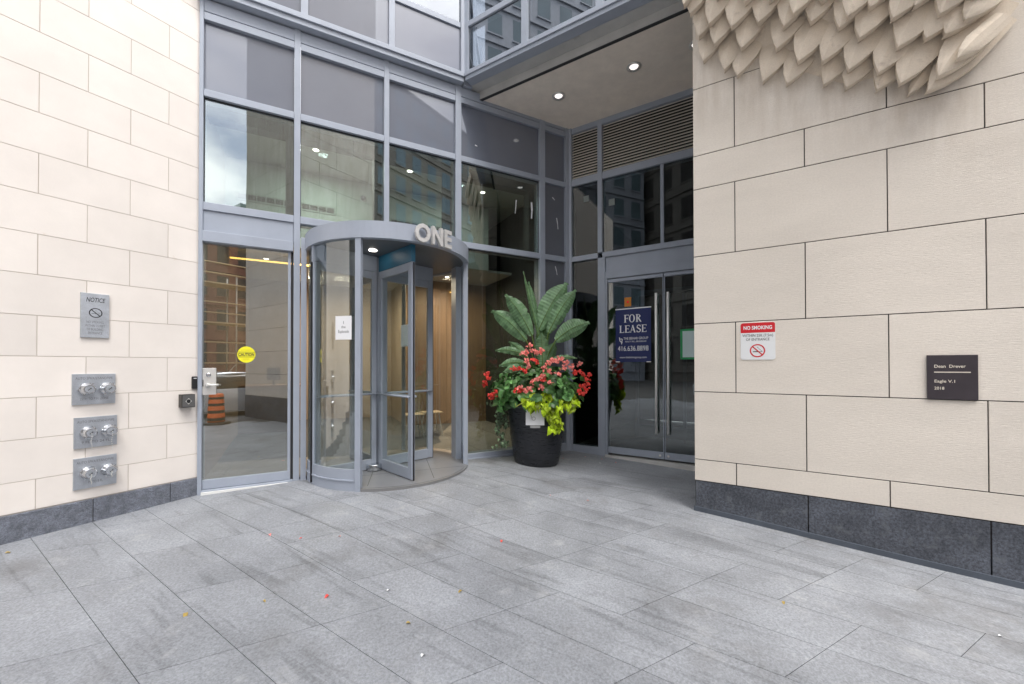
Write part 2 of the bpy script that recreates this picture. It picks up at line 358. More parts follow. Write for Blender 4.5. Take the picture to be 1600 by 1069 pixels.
# ================================================================== SETTING: ground
def inter(a, b):
    # p.nA = a, p.nB = b
    det = nA.x*nB.y-nA.y*nB.x
    return Vector(((a*nB.y-nA.y*b)/det, (nA.x*b-a*nB.x)/det))
def build_ground():
    mb = MB(); rnd = random.Random(3)
    a0, da = 4.815-4.07, .392; b0, db = 5.8808-1.44, .397
    for k in range(-26, 16):
        j = -40 + rnd.randint(0, 1)
        while j < 14:
            ln = rnd.choice((1, 2, 2, 2, 2, 3)); 
            aa, ab = a0+k*da, a0+(k+1)*da; ba, bb = b0+j*db, b0+(j+ln)*db
            j += ln
            c = inter((aa+ab)/2, (ba+bb)/2)
            c3 = Vector((c.x, c.y, 0))
            if c3.dot(nB) > 5.8808+.22 or c3.dot(nC) > 5.6156+.6 or c3.dot(nA) > 6.6469+.5 or c.y < -3.6 or abs(c.x) > 7.5: continue
            g = .0018; tone = rnd.gauss(1, .035)
            nseg = max(1, ln*2)
            grid = []
            for i in range(nseg+1):
                b_ = ba+g+(bb-ba-2*g)*i/nseg
                row = []
                for q in (aa+g, ab-g):
                    p = inter(q, b_); row.append((p.x, p.y, gz(p.x, p.y)))
                grid.append(row)
            for i in range(nseg):
                mb.quad([grid[i][0], grid[i][1], grid[i+1][1], grid[i+1][0]], tone)
            # edges down into joint
            for seq in ([r[0] for r in grid], [r[1] for r in grid], grid[0], grid[-1]):
                for i in range(len(seq)-1):
                    p, q = seq[i], seq[i+1]; mb.quad([p, q, (q[0], q[1], q[2]-.02), (p[0], p[1], p[2]-.02)], tone)
    tag(mb.build('pavement', PAVE), 'grey natural stone paving laid in slanted courses', None, kind='structure')
    g = MB()
    xs = [-60,-20,-12]+[-8+i*.5 for i in range(33)]+[12,20,60]; ys = [-90,-40,-20,-10]+[-5+i*.5 for i in range(29)]+[14,40]
    for i in range(len(xs)-1):
        for j in range(len(ys)-1):
            q = [(xs[i],ys[j]),(xs[i+1],ys[j]),(xs[i+1],ys[j+1]),(xs[i],ys[j+1])]
            g.quad([(x, y, gz(x, y)-(.012)) for x, y in q])
    tag(g.build('ground', BED), 'bedding under the paving', None, kind='structure')
    ASPH = mat('street_asphalt', (.10,.10,.105), .85, var=.1, vscale=1, bump=.2)
    rd = MB(); z = gz(0,-8)+.004
    rd.quad([(-60,-30,z),(60,-30,z),(60,-4.4,z),(-60,-4.4,z)])
    tag(rd.build('road', ASPH), 'asphalt street', None, kind='structure')
build_ground()

# ================================================================== stone walls
def courses_wall(name, label, key, s0, s1, zs, joints, gap, thick, m_stone, m_back, return_len=0, rough_tone=.03, seed=1, base=None, trim=None):
    M = fm(key); t = thing(name, label, 'stone wall', M); rnd = random.Random(seed)
    mb = MB()
    for i in range(len(zs)-1):
        z0, z1 = zs[i]+gap/2, zs[i+1]-gap/2
        js = [s0]+[j for j in joints[i % 2] if s0 < j < s1]+[s1]
        for a, b in zip(js[:-1], js[1:]):
            mb.box(a+(gap/2 if a != s0 else 0), b-(gap/2 if b != s1 else 0), 0, thick, z0, z1, rnd.gauss(1, rough_tone))
    mb.build('cladding', m_stone, t, bevel=.0015)
    bk = MB().box(s0+.004, s1-.004, gap*.6+.003, thick+return_len, zs[0]-.3, zs[-1]); bk.build('joint_backing', m_back, t)
    return t
# --- right wall (A)
zsA = [.211, .457]
z = .457
for q in range(9): z += .747; zsA.append(z)
zsA[1] = .455
zsA = [.224, .457, 1.201, 1.949, 2.694, 3.441, 3.814, 4.561, 5.308, 6.055, 6.80, 7.55, 8.3]
jA0 = [-1.42+.0, -.827, .37, 1.566, 2.76, 3.955, 5.15, 6.34]     # z index odd
jA1 = [-1.42, -.228, .97, 2.165, 3.36, 4.555, 5.75]
# rows: 0 base half (joint at -.228), 1 (joints .373,1.565), 2 (-.228,.97), 3 (.373), 4 (-.228), 5 half (.376,1.568), 6 (-.229,.972)
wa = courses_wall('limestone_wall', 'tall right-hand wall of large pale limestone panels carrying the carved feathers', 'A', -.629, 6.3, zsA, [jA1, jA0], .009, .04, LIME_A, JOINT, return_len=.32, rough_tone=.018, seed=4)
mb = MB()
js = [-.626, .379, 1.575, 2.77, 3.96, 5.2, 6.3]
for a, b in zip(js[:-1], js[1:]): mb.box(a+.005, b-.005, .0, .035, -.42, .218, random.gauss(1, .05))
mb.build('granite_base', GRAN_A, wa, bevel=.001)
# metal flashing strip following the sloping paving
tr = MB(); n_, d_, t_ = W['A']
prev = None
for i in range(40):
    s = -.64+i*.18; p = n_*(4.79)+t_*s; g = gz(p.x, p.y); cur = [(s, -.012, g-.06), (s, -.012, g+.050), (s, .001, g+.052)]
    if prev:
        tr.quad([prev[0], cur[0], cur[1], prev[1]]); tr.quad([prev[1], cur[1], cur[2], prev[2]])
    prev = cur
tr.build('base_flashing', mat('dark_flashing_metal', (.085,.10,.125), .5, .2, var=.15), wa)
# stone return behind the corner
mb = MB(); rnd = random.Random(9)
for i in range(len(zsA)-1): mb.box(-.625, -.585, .045, .36, zsA[i]+.0045, zsA[i+1]-.0045, rnd.gauss(1, .02))
mb.build('cladding_return', LIME_A, wa)
mb = MB()
for i in range(len(zsA)-1): mb.box(.55, 6.2, .37, 2.2, zsA[i]+.003, zsA[i+1]-.003, rnd.gauss(1, .02))
mb.box(.56, 6.2, .37, 2.2, -.5, .22); mb.build('recess_side', LIME_A, wa)
# --- left wall (C)
pC = .3735
zsC = [.188] + [.463+pC*k for k in range(0, 21)]
wc = courses_wall('limestone_wall', 'bright left-hand wall of cream limestone blocks with steel plates and a notice', 'C', -4.2, 2.012, zsC, [[-3.6,-2.4,-1.2,-.17,.775,1.402],[-3.0,-1.8,-.6,.46,1.089,1.719]], .005, .05, LIME_C, MORTAR, return_len=.3, rough_tone=.022, seed=2)
mb = MB(); js = [-4.2, -3.1, -1.9, -.7, .5, 1.142, 1.747, 2.006]
for a, b in zip(js[:-1], js[1:]): mb.box(a+.003, b-.003, -.022, .04, -.35, .181, random.gauss(1, .06))
gb = mb.build('granite_base', GRAN_C, wc, bevel=.004)

# ================================================================== facade B (with revolving door)
fb = thing('glass_facade', 'blue-grey framed glass wall with grey spandrel panes above the revolving door', 'glass facade', fm('B'))
FR = MB()
muls = [(-1.068,-1.028), (-.088,-.016), (1.036,1.106), (2.107,2.20), (3.642,3.748), (4.185,4.292)]
for i, (a, b) in enumerate(muls):
    z0 = -.12 if i not in (2,) else 3.33
    if i == 3: z0 = -.12
    FR.box(a, b, -.055, .15, z0, 5.86)
def hor(a, b, z0, z1, y0=-.05, y1=.15): FR.box(a, b, y0, y1, z0, z1)
gapsB = [(muls[i][1]+.0015, muls[i+1][0]-.0015) for i in range(5)]
for (a, b) in gapsB:
    hor(a, b, 3.338, 3.43); hor(a, b, 4.688, 4.772); hor(a, b, 5.602, 5.69)
    FR.box(a, b, -.046, .02, 5.702, 5.845)
a, b = gapsB[3]; hor(a, b, -.10, .10); FR.box(a-.02, b, -.075, -.052, -.10, .035)
a, b = gapsB[4]; hor(a, b, -.10, .10)
FR.build('frame', PAINT, fb, bevel=.003)
# dark inner gaskets around vision panes
gk = MB()
for (a, b) in gapsB[:4]:
    for z0, z1 in ((3.43, 4.688),):
        gk.box(a, a+.006, -.01, .02, z0, z1); gk.box(b-.006, b, -.01, .02, z0, z1); gk.box(a+.006, b-.006, -.01, .02, z1-.008, z1); gk.box(a+.006, b-.006, -.01, .02, z0, z0+.006)
gk.box(gapsB[3][0], gapsB[3][1], -.01, .02, 3.33, 3.338)
gk.box(-1.03, 4.2, .0, .02, 5.69, 5.702)
gk.build('gasket', PAINT_D, fb)
# dark mullion boxes seen through the glass
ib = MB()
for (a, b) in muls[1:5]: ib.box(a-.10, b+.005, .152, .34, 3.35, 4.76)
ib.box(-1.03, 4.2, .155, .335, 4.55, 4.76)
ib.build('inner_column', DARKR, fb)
for i, (a, b) in enumerate(gapsB):
    if i < 4: MB().box(a, b, .0, .008, 3.43, 4.688).build('window_pane', GLASS, fb)
    else: MB().box(a, b, .0, .02, 3.43, 4.688).build('metal_panel', PANELG, fb)
    MB().box(a, b, .0, .012, 4.772, 5.602).build('spandrel_pane', SPAN, fb)
a, b = gapsB[3]; MB().box(a, b, .0, .008, .10, 3.338).build('window_pane', GLASS_M, fb)
a, b = gapsB[4]; MB().box(a, b, .0, .02, .10, 3.338).build('metal_panel', PANELG, fb)
# glass strip and infill above the canopy
MB().box(gapsB[1][0], gapsB[2][1], .0, .008, 3.16, 3.338).build('window_pane', GLASS, fb)
MB().box(-1.05, 4.3, .0, .2, 5.846, 6.3).build('head_flashing', PAINT, fb)
# a few white scuffs left by tape on the narrow panels
for (x0, z0, x1, z1, wd) in ((3.93,4.47,3.98,4.43,.016), (4.02,4.12,4.05,3.92,.018), (3.50,4.30,3.50,4.02,.034), (3.20,4.28,3.18,4.05,.015), (3.99,3.25,4.03,3.10,.015), (2.45,5.02,2.49,5.01,.02)):
    sc = MB(); bar2(sc, x0, z0, (x0+x1)/2+wd*.3, (z0+z1)/2, wd, -.003); bar2(sc, (x0+x1)/2+wd*.3, (z0+z1)/2, x1, z1, wd*.7, -.003); sc.build('tape_residue', WHITE, fb)

# ---- upper storey (plane U) and bay (plane E)
ub = thing('upper_facade', 'projecting upper storey of grey glass panes with a blue-grey sill ledge over the entrance', 'glass facade', fm('U'))
cs = 2.2075
U = MB()
U.box(-1.10, cs, -.03, .12, 5.862, 5.93); U.box(-1.10, cs, -.055, .12, 5.932, 6.0)
U.box(-1.10, -1.05, -.03, .1, 6.002, 8.2)
for c in (.025, 1.12): U.box(c-.042, c+.042, -.045, .1, 6.002, 8.2)
U.box(cs-.052, cs+.012, -.045, .1, 6.002, 8.2); U.box(cs+.013, cs+.16, .02, .1, 5.85, 8.2)
for a, b in ((-1.05,-.018), (.068,1.077), (1.163,cs-.053)):
    U.box(a, b, -.025, .1, 6.69, 6.77); U.box(a, b, -.025, .1, 7.75, 7.83)
U.build('frame', PAINT, ub, bevel=.003)
for a, b in ((-1.05,-.018), (.068,1.077), (1.163,cs-.053)):
    MB().box(a, b, .0, .01, 6.002, 6.69).build('spandrel_pane', SPAN, ub)
    MB().box(a, b, .0, .01, 6.77, 7.75).build('window_pane', GLASS_U, ub)
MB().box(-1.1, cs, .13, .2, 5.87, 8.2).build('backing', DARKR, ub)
se = W['E'][0].dot(wp('U', cs, 0))  # sanity, bay plane passes through the corner
sE = wp('U', cs, 0, -.03).dot(W['E'][2])
bay = thing('upper_bay', 'projecting glazed bay with stained fascia meeting the limestone wall above the soffit', 'glass facade', fm('E'))
Bm = MB(); x0, x1 = sE+.03, -.632; x0_b = x0
Bm.box(x0, x1, -.03, .12, 5.872, 5.93); Bm.box(x0, x1, -.05, .12, 5.932, 5.995)
Bm.box(x0-.02, x0+.05, -.03, .1, 6.0, 8.2); pass
ms = [-2.775, -1.69]
for c in ms: Bm.box(c-.05, c+.05, -.04, .1, 6.0, 8.2)
segs = [(x0+.05, -2.825), (-2.725, -1.74), (-1.64, x1)]
for a, b in segs: Bm.box(a, b, -.025, .1, 6.69, 6.77); Bm.box(a, b, -.025, .1, 7.75, 7.83)
Bm.build('frame', PAINT, bay, bevel=.003)
for a, b in segs:
    MB().box(a, b, .0, .01, 6.0, 6.69).build('window_pane', GLASS_U, bay)
    MB().box(a, b, .0, .01, 6.77, 7.75).build('window_pane', GLASS_U, bay)
MB().box(x0+.1, 0, .35, .4, 5.9, 8.2).build('backing', DARKR, bay)
fx0 = wp('B', 2.43, 0).dot(W['E'][2])
MB().box(fx0-.0, -.60, .30, .33, 5.748, 5.99).build('fascia', FASC, bay)
MB().box(x0_b-.06, -.633, .122, .298, 5.874, 5.99).build('fascia_soffit', FASC, bay)
MB().box(fx0-.0, -.60, .294, .336, 5.735, 5.747).build('drip_edge', PAINT_D, bay)
# soffit
def atk(key, s, off, zz): return wp(key, s, zz, off)
sf = MB(); 
P = [wp('E', fx0, 5.752, .32), wp('E', .6, 5.752, .32), wp('D', .6, 5.752, 0), wp('D', -2.95, 5.752, 0)]
sf.quad(P); sf.quad([p+Vector((0,0,.12)) for p in P])
tag(sf.build('soffit', SOFF), 'flat beige soffit between the bay and the limestone wall', 'soffit')
for (k, (s, dd)) in enumerate(((-2.69, 5.69), (-1.515, 5.70), (-.70, 5.74))):
    p = W['A'][0]*dd+W['A'][2]*s
    t = thing('downlight', ('left round recessed downlight in the beige soffit', 'middle round recessed downlight in the beige soffit', 'downlight half hidden by the limestone corner')[k], 'downlight', Matrix.Translation((p.x, p.y, 5.75)), 'soffit downlights')
    MB().lathe([(.068,-.012),(.10,-.012),(.102,-.002),(.068,-.002)], 32, cap=False).build('trim_ring', STEEL, t)
    MB().lathe([(.068,-.008),(.058,.0)], 32, cap=False).build('reflector', CAPM, t)
    l = MB(); l.quad([(.060*math.cos(2*math.pi*i/24), .060*math.sin(2*math.pi*i/24), -.004) for i in range(24)]); l.build('lamp_lens', LAMP_O, t)

# ================================================================== facade D
fd = thing('glass_facade', 'shaded glass wall with metal louvres above the double doors', 'glass facade', fm('D'))
D = MB()
D.box(-2.962, -2.872, -.05, .12, -.12, 5.75)
D.box(-2.384, -2.255, -.055, .12, -.12, 3.34); D.box(-2.384, -2.305, -.055, .12, 3.432, 5.66)
D.box(-2.87, .6, -.035, .12, 5.655, 5.745)
for a, b in ((-2.87, -2.386), (-2.303, .6)):
    D.box(a, b, -.04, .12, 4.70, 4.82); 
    D.box(a, b, -.05, .12, 3.342, 3.43)
D.box(-2.87, -2.386, -.04, .12, -.12, .075)
D.box(-2.253, .5, -.02, .12, 3.09, 3.34)      # header panel
D.box(-2.253, .5, -.05, .12, 2.965, 3.085)    # header box
D.box(-2.253, -2.222, -.045, .12, -.12, 2.965)
D.box(-.33, -.25, -.045, .12, -.12, 2.965)
D.box(.52, .62, -.05, .12, -.12, 5.7)
D.build('frame', PAINT, fd, bevel=.003)
sl = MB()
for k in range(17):
    z0 = 4.835+k*.0485
    for a, b in ((-2.868, -2.388), (-2.301, .5)):
        sl.quad([(a, -.02, z0), (b, -.02, z0), (b, .03, z0+.048), (a, .03, z0+.048)]); sl.quad([(a, -.02, z0), (b, -.02, z0), (b, -.02, z0+.009), (a, -.02, z0+.009)])
        sl.quad([(a, -.02, z0+.009), (b, -.02, z0+.009), (b, .04, z0+.055), (a, .04, z0+.055)])
LOUV = mat('louvre_metal', (.80,.75,.69), .5)
sl.build('louvre', LOUV, fd)
MB().box(-2.87, .5, .06, .08, 4.82, 5.66).build('louvre_backing', DARKR, fd)
for a, b in ((-2.872, -2.384), (-2.305, -1.35), (-1.35+.05, .5)):
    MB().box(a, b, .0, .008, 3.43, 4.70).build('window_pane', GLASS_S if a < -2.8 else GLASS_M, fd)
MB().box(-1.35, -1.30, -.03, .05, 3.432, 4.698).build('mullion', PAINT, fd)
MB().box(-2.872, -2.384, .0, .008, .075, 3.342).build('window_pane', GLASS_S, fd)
DEC = mat('grey_decal', (.22,.25,.24), .6)
for s, z in ((-2.66, 4.38), (-2.20, 4.22)): sq = MB(); sq.quad([(s, -.003, z), (s+.10, -.003, z), (s+.10, -.003, z+.11), (s, -.003, z+.11)]); sq.build('glass_decal', DEC, fd)
# double doors
def dbl_door(s0, s1, label, hside):
    t = thing('glass_door', label, 'door', fm('D', s0, 0), 'pair of glass doors under the louvres')
    wd = s1-s0
    f = MB(); f.box(.004, wd-.004, -.03, .03, .0, .108); f.build('bottom_rail', PAINT, t, bevel=.003)
    f = MB(); f.box(.004, wd-.004, -.03, .03, 2.90, 2.955); f.build('top_rail', PAINT, t)
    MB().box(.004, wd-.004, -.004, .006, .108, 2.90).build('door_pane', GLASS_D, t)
    st = MB(); st.box((wd-.016 if hside > 0 else .004), (wd-.004 if hside > 0 else .016), -.012, .012, .108, 2.90); st.build('edge_seal', PAINT, t)
    for q, y in ((0, -.075), (1, .075)):
        x = (wd-.105) if hside > 0 else .07
        h = MB(); h.tube([(x, y, .40), (x, y, 2.64)], .019, 14)
        hd = h.build('pull_handle', HANDLE, t)
        st = MB()
        for zz in (.60, 2.44): st.tube([(x, y, zz), (x, 0, zz)], .012, 10)
        st.build('standoff', STEEL, hd)
    lk = MB(); lk.lathe([(.018,0),(.018,.006),(.006,.008)], 16, c=((wd-.06) if hside > 0 else .06, -.031, .055), axis='Y'); lk.build('lock_cylinder', STEEL, t)
    return t
dbl_door(-2.222, -1.310, 'left glass door with long steel pulls and the navy lease sign', 1)
dbl_door(-1.306, -.36, 'right glass door with long steel pulls, partly behind the limestone wall', -1)
thr = MB(); 
for i in range(12):
    s0 = -2.26+i*.18; pA = wp('D', s0, 0, -.07); 
thr.box(-2.26, .4, -.075, .05, -.14, -.028); tag(thr.build('door_threshold', STEEL, M=fm('D')), 'thin steel threshold below the pair of glass doors', 'threshold')

# ================================================================== interiors
lob = thing('lobby', 'entrance lobby seen through the tall glass with green-grey upper wall and tiled floor', 'room', fm('B'))
fl = MB()
for i in range(-2, 9):
    for j in range(0, 8):
        fl.box(i*.9+.006, i*.9+.894, .02+j*.8+.006, .02+j*.8+.794, -.06, .047, random.gauss(1, .05))
FLT = mat('lobby_stone_tile', (.40,.375,.335), .2, var=.08, vscale=1.5, attr=True)
fl.build('floor', FLT, lob)
MB().box(-2.0, 6.9, .0, 6.6, -.07, .039).build('floor_joint', BED, lob)
MB().box(-1.9, 3.60, 2.0, 2.15, 3.55, 4.9).build('bulkhead', WALL_G, lob)
MB().box(-1.9, 6.0, .36, 6.0, 4.95, 5.0).build('ceiling', CEIL, lob)
MB().box(-1.9, 6.0, 2.15, 6.0, 3.55, 3.6).build('low_ceiling', CEIL, lob)
MB().box(-2.0, -1.1, .2, 6.0, 0, 5).build('side_wall', WALL_B, lob)
MB().box(-1.1, 2.2, 5.4, 5.5, 0, 3.56).build('back_wall', WALL_B, lob)
MB().box(2.2, 2.26, 3.69, 5.5, 0, 3.56).build('end_wall', WALL_B, lob)
MB().box(-1.9, 6.0, 5.52, 5.6, 0, 5).build('rear_wall', WALL_W, lob)
wpn = MB()
for k in range(8): wpn.box(2.2+k*.5, 2.2+k*.5+.49, 3.6, 3.68, 0, 5, random.gauss(1, .12))
wpn.build('wood_panelling', WALL_W, lob)
MB().box(4.25, 4.35, .16, 3.6, 0, 5).build('partition', DARKR, lob)
vt = MB(); vt.box(-.95, .55, 1.985, 1.999, 4.22, 4.36); vo = vt.build('air_diffuser', mat('diffuser_frame', (.3,.34,.3), .6), lob)
vs = MB()
for k in range(11): vs.box(-.92+k*.132, -.92+k*.132+.115, 1.975, 1.984, 4.25, 4.33)
vs.build('slot', DARKR, vo)
vt = MB(); vt.box(1.5, 2.7, 1.985, 1.999, 4.22, 4.34); vo = vt.build('air_diffuser', mat('diffuser_frame', (.3,.34,.3), .6), lob)
vs = MB()
for k in range(9): vs.box(1.53+k*.13, 1.53+k*.13+.11, 1.975, 1.984, 4.25, 4.31)
vs.build('slot', DARKR, vo)
cm = MB(); cm.lathe([(.05,0),(.05,.02),(.035,.05),(.01,.07)], 20, c=(1.02,1.98,4.62), axis='Y'); cm.build('dome_camera', BLACK, lob)
MB().box(-1.30, .6, 2.5, 2.53, 3.36, 3.385).build('led_strip', LED, lob)
for (x, y) in ((-.6,3.1),(.6,3.1),(1.7,3.1),(-.1,4.4),(1.1,4.4),(3.0,3.0),(0.2,1.2),(1.7,1.2),(3.2,1.4)):
    zc = 3.545 if y > 2.15 else 4.945
    l = MB(); l.quad([(x+.045*math.cos(2*math.pi*i/16), y+.045*math.sin(2*math.pi*i/16), zc) for i in range(16)]); l.build('ceiling_lamp', LAMP, lob)
# area lamps added to brighten the lobby, besides the lit fittings above
for (x, y, zz, e) in ((.9, 3.6, 3.4, 62), (3.0, 2.4, 3.4, 32), (.3, 1.1, 4.85, 20), (2.6, 1.1, 4.85, 9)):
    ld = bpy.data.lights.new('lobby_fill', 'AREA'); ld.energy = e; ld.size = .5 if zz < 4 else .13; ld.color = (1,.80,.58) if zz < 4 else (.95,1,.97)
    lo = bpy.data.objects.new('lobby_fill', ld); COL.objects.link(lo); lo.matrix_world = fm('B', x, zz, y)
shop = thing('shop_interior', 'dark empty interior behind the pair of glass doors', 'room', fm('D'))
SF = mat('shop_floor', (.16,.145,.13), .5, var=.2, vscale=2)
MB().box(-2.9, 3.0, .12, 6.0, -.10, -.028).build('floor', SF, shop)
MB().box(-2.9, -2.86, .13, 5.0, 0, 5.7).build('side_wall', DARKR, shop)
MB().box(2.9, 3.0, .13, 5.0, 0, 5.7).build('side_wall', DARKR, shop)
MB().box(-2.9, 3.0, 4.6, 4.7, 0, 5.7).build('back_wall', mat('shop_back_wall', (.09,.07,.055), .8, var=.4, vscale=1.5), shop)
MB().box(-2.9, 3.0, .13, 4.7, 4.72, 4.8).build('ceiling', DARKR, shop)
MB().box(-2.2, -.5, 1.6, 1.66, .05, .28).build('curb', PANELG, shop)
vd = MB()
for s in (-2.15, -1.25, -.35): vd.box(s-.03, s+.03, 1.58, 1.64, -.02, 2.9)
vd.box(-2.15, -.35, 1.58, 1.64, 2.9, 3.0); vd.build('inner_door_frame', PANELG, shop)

# stools / table in lobby
for k, (x, y) in enumerate(((1.98, 2.1), (2.42, 2.3))):
    t = thing('side_table', ('slim white-legged table seen through the revolving door', 'second slim-legged table behind the revolving door wing')[k], 'table', fm('B', x, 0, y))
    MB().box(-.2, .2, -.2, .2, .50, .52).build('tabletop', mat('pale_wood', (.55,.42,.28), .5), t, bevel=.003)
    for sx in (-1, 1):
        for sy in (-1, 1): MB().tube([(sx*.12, sy*.12, .5), (sx*.19, sy*.19, .012)], .009, 8).build('leg', WHITE, t)
t = thing('reception_desk', 'beige reception desk inside the lobby', 'desk', fm('B', -.75, 0, 3.6))
MB().box(-.5, .7, 0, .6, .012, 1.05).build('counter_body', WALL_B, t); MB().box(-.55, .75, -.04, .64, 1.05, 1.09).build('countertop', WALL_W, t)
t = thing('desk_monitor', 'black screen standing on the reception desk', 'monitor', fm('B', -.5, 1.09, 3.7))
MB().box(-.12, .12, 0, .03, .1, .36).build('screen', BLACK, t); MB().box(-.02, .02, 0, .03, .0, .1).build('stand', BLACK, t)

# ================================================================== automatic glass door at far left
t = thing('glass_door', 'tall single glass door beside the cream wall with lock plate and yellow caution sticker', 'door', fm('B', -1.028, 0))
wd = .938
MB().box(0, wd, -.03, .12, 3.092, 3.336).build('header_panel', PAINT, t, bevel=.002)
MB().box(0, wd-.004, -.07, .12, 2.962, 3.086).build('header_box', PAINT, t, bevel=.003)
MB().box(.0, wd-.03, -.022, .03, .035, .142).build('bottom_rail', PAINT, t, bevel=.002)
MB().box(.0, wd, -.06, .12, -.1, .03).build('threshold', PAINT, t, bevel=.002)
sv = MB(); sv.box(.0, wd, -.082, -.062, -.1, .012); sv.build('threshold_edge', mat('pale_sealant', (.72,.72,.70), .8), t)
MB().box(wd-.062, wd-.03, -.02, .02, .142, 2.962).build('stile', PAINT, t, bevel=.002)
MB().box(wd-.028, wd-.002, .0, .12, .03, 2.962).build('jamb', PAINT_D, t)
MB().box(.0, wd-.062, -.004, .004, .142, 2.962).build('door_pane', GLASS_L, t)
lp = MB().box(.0, .13, -.028, -.006, 1.15, 1.465).build('lock_plate', STEEL, t, bevel=.002)
MB().lathe([(.024,0),(.024,.012),(.012,.016)], 20, c=(.06,-.028,1.385), axis='Y').build('lock_cylinder', CAPM, lp)
hd = MB(); hd.lathe([(.026,0),(.026,.014),(.014,.02),(.014,.05)], 20, c=(.055,-.028,1.262), axis='Y'); hd.tube([(.055,-.07,1.262),(.10,-.072,1.264),(.165,-.066,1.262)], [.012,.013,.011], 10); hd.build('lever_handle', STEEL, lp)
MB().tube([(.008,-.033,1.25),(.008,-.033,1.33)], .004, 8).build('latch_edge', PAINT_D, lp)
# caution sticker
t = thing('caution_sticker', 'round yellow CAUTION sticker on the left glass door', 'sticker', fm('B', -.597, 1.63, -.006))
mb = MB(); mb.rings([[(.094*math.cos(2*math.pi*i/40), y, .100*math.sin(2*math.pi*i/40)) for i in range(40)] for y in (0, -.002)], smooth=False); mb.build('disc', YELL, t)
k = MB()
for zz in (-.032, .028): k.quad([(-.089,-.0026,zz), (.089,-.0026,zz), (.089,-.0026,zz+.005), (-.089,-.0026,zz+.005)])
k.build('stripe', INK, t)
lettering([('CAUTION', 0, -.017, .052, 'CENTER', .165)], INK, t, .0028, weight=.035)
lettering([('AUTOMATIC', 0, .048, .02, 'CENTER', .11), ('DOOR', 0, -.062, .02, 'CENTER', .06)], mat('faded_sticker_ink', (.45,.40,.02), .6), t, .0028, name='small_lettering')

# ================================================================== revolving door
CX, CO, RR = 1.155, .04, 1.095
ZB, ZT = 3.0, 3.20
rv = thing('revolving_door', 'round blue-grey revolving door drum with curved glass sides and glass wings', 'revolving door', fm('B', CX, 0, CO))
def arc(r, a0, a1, n): return [(r*math.cos(R(a0+(a1-a0)*i/n)), r*math.sin(R(a0+(a1-a0)*i/n))) for i in range(n+1)]
def arc_wall(r0, r1, a0, a1, z0, z1, n=24):
    mb = MB(); o = arc(r1, a0, a1, n); i_ = arc(r0, a0, a1, n)
    for k in range(n):
        A, B_, C_, D_ = o[k], o[k+1], i_[k+1], i_[k]
        mb.quad([(*A, z0), (*B_, z0), (*B_, z1), (*A, z1)], smooth=True); mb.quad([(*D_, z0), (*C_, z0), (*C_, z1), (*D_, z1)], smooth=True)
        mb.quad([(*A, z1), (*B_, z1), (*C_, z1), (*D_, z1)]); mb.quad([(*A, z0), (*B_, z0), (*C_, z0), (*D_, z0)])
    for k in (0, n): mb.quad([(*o[k], z0), (*i_[k], z0), (*i_[k], z1), (*o[k], z1)])
    return mb
mb = arc_wall(RR-.06, RR+.02, 0, 360, ZB, ZT, 96); mb.build('canopy_band', PAINT, rv)
mb = MB(); mb.quad([(x, y, ZB+.02) for x, y in arc(RR-.05, 0, 356.25, 95)]); mb.quad([(x, y, ZT-.005) for x, y in arc(RR-.05, 0, 356.25, 95)]); mb.build('canopy_ceiling', mat('canopy_underside', (.12,.125,.135), .45), rv)
l = MB(); l.lathe([(.03,ZB+.012),(.05,ZB+.012),(.052,ZB+.02)], 20, c=(-.32,-.42,0), cap=False); l.quad([(-.32+.04*math.cos(2*math.pi*i/16), -.42+.04*math.sin(2*math.pi*i/16), ZB+.014) for i in range(16)]); l.build('canopy_downlight', LAMP, rv)
AL, AR = -121, -24
def post(a, w=.034, rr=None):
    r_ = rr or RR; M = Matrix.Rotation(R(a), 4, 'Z'); mb = MB(); mb.box(r_-.055, r_+.012, -w, w, -.12, ZB, M=M); return mb.build('post', PAINT, rv, bevel=.003)
post(AL); post(AR, .024); post(AR+92, .03); post(AL-88, .03); 
for (a0, a1) in ((AL-2, -178), (AR+2, 4)):
    lo_, hi_ = min(a0, a1), max(a0, a1)
    arc_wall(RR-.045, RR-.005, lo_, hi_, -.12, .13).build('kick_plate', PAINT, rv)
    arc_wall(RR-.055, RR+.006, lo_, hi_, .13, .145).build('sill_trim', WHITE if False else PAINT, rv)
    arc_wall(RR-.04, RR-.01, lo_, hi_, .145, .27).build('side_rail', PAINT, rv)
    arc_wall(RR-.03, RR-.022, lo_, hi_, .27, ZB).build('curved_pane', GLASS_C, rv)
for (a0, a1) in ((62, 5), (180, 152)):
    arc_wall(RR-.03, RR-.022, min(a0,a1), max(a0,a1), .1, ZB).build('curved_pane', GLASS_C, rv)
MB().box(-RR-.065, -RR-.0, -.12, .05, -.1, ZT-.05).build('side_jamb', PAINT, rv, bevel=.003)
MB().box(RR-.045, RR+.02, -.10, .10, -.1, ZB).build('side_jamb', PAINT, rv, bevel=.003)
FLD = mat('drum_floor_stone', (.19,.195,.205), .35, var=.08, vscale=3)
mb = MB(); mb.rings([[(x, y, z) for x, y in arc(RR-.02, 0, 356.25, 95)] for z in (-.12, .052)], smooth=False); mb.build('drum_floor', FLD, rv)
mb = arc_wall(RR-.02, RR+.012, AL+2, AR-2, -.12, .048, 40); mb.build('floor_ring', mat('floor_ring_metal', (.30,.30,.30), .4, .6), rv)
jt = MB()
for (x0_, y0_, x1_, y1_) in ((-.9,-.35,.9,-.55),(-.45,-.9,-.2,.1),(.35,-.95,.55,.1)):
    d_ = Vector((x1_-x0_, y1_-y0_, 0)).normalized(); q_ = Vector((-d_.y, d_.x, 0))*.003; a_, b_ = Vector((x0_, y0_, .0535)), Vector((x1_, y1_, .0535)); jt.quad([a_-q_, b_-q_, b_+q_, a_+q_])
jt.build('floor_joint', BED, rv)
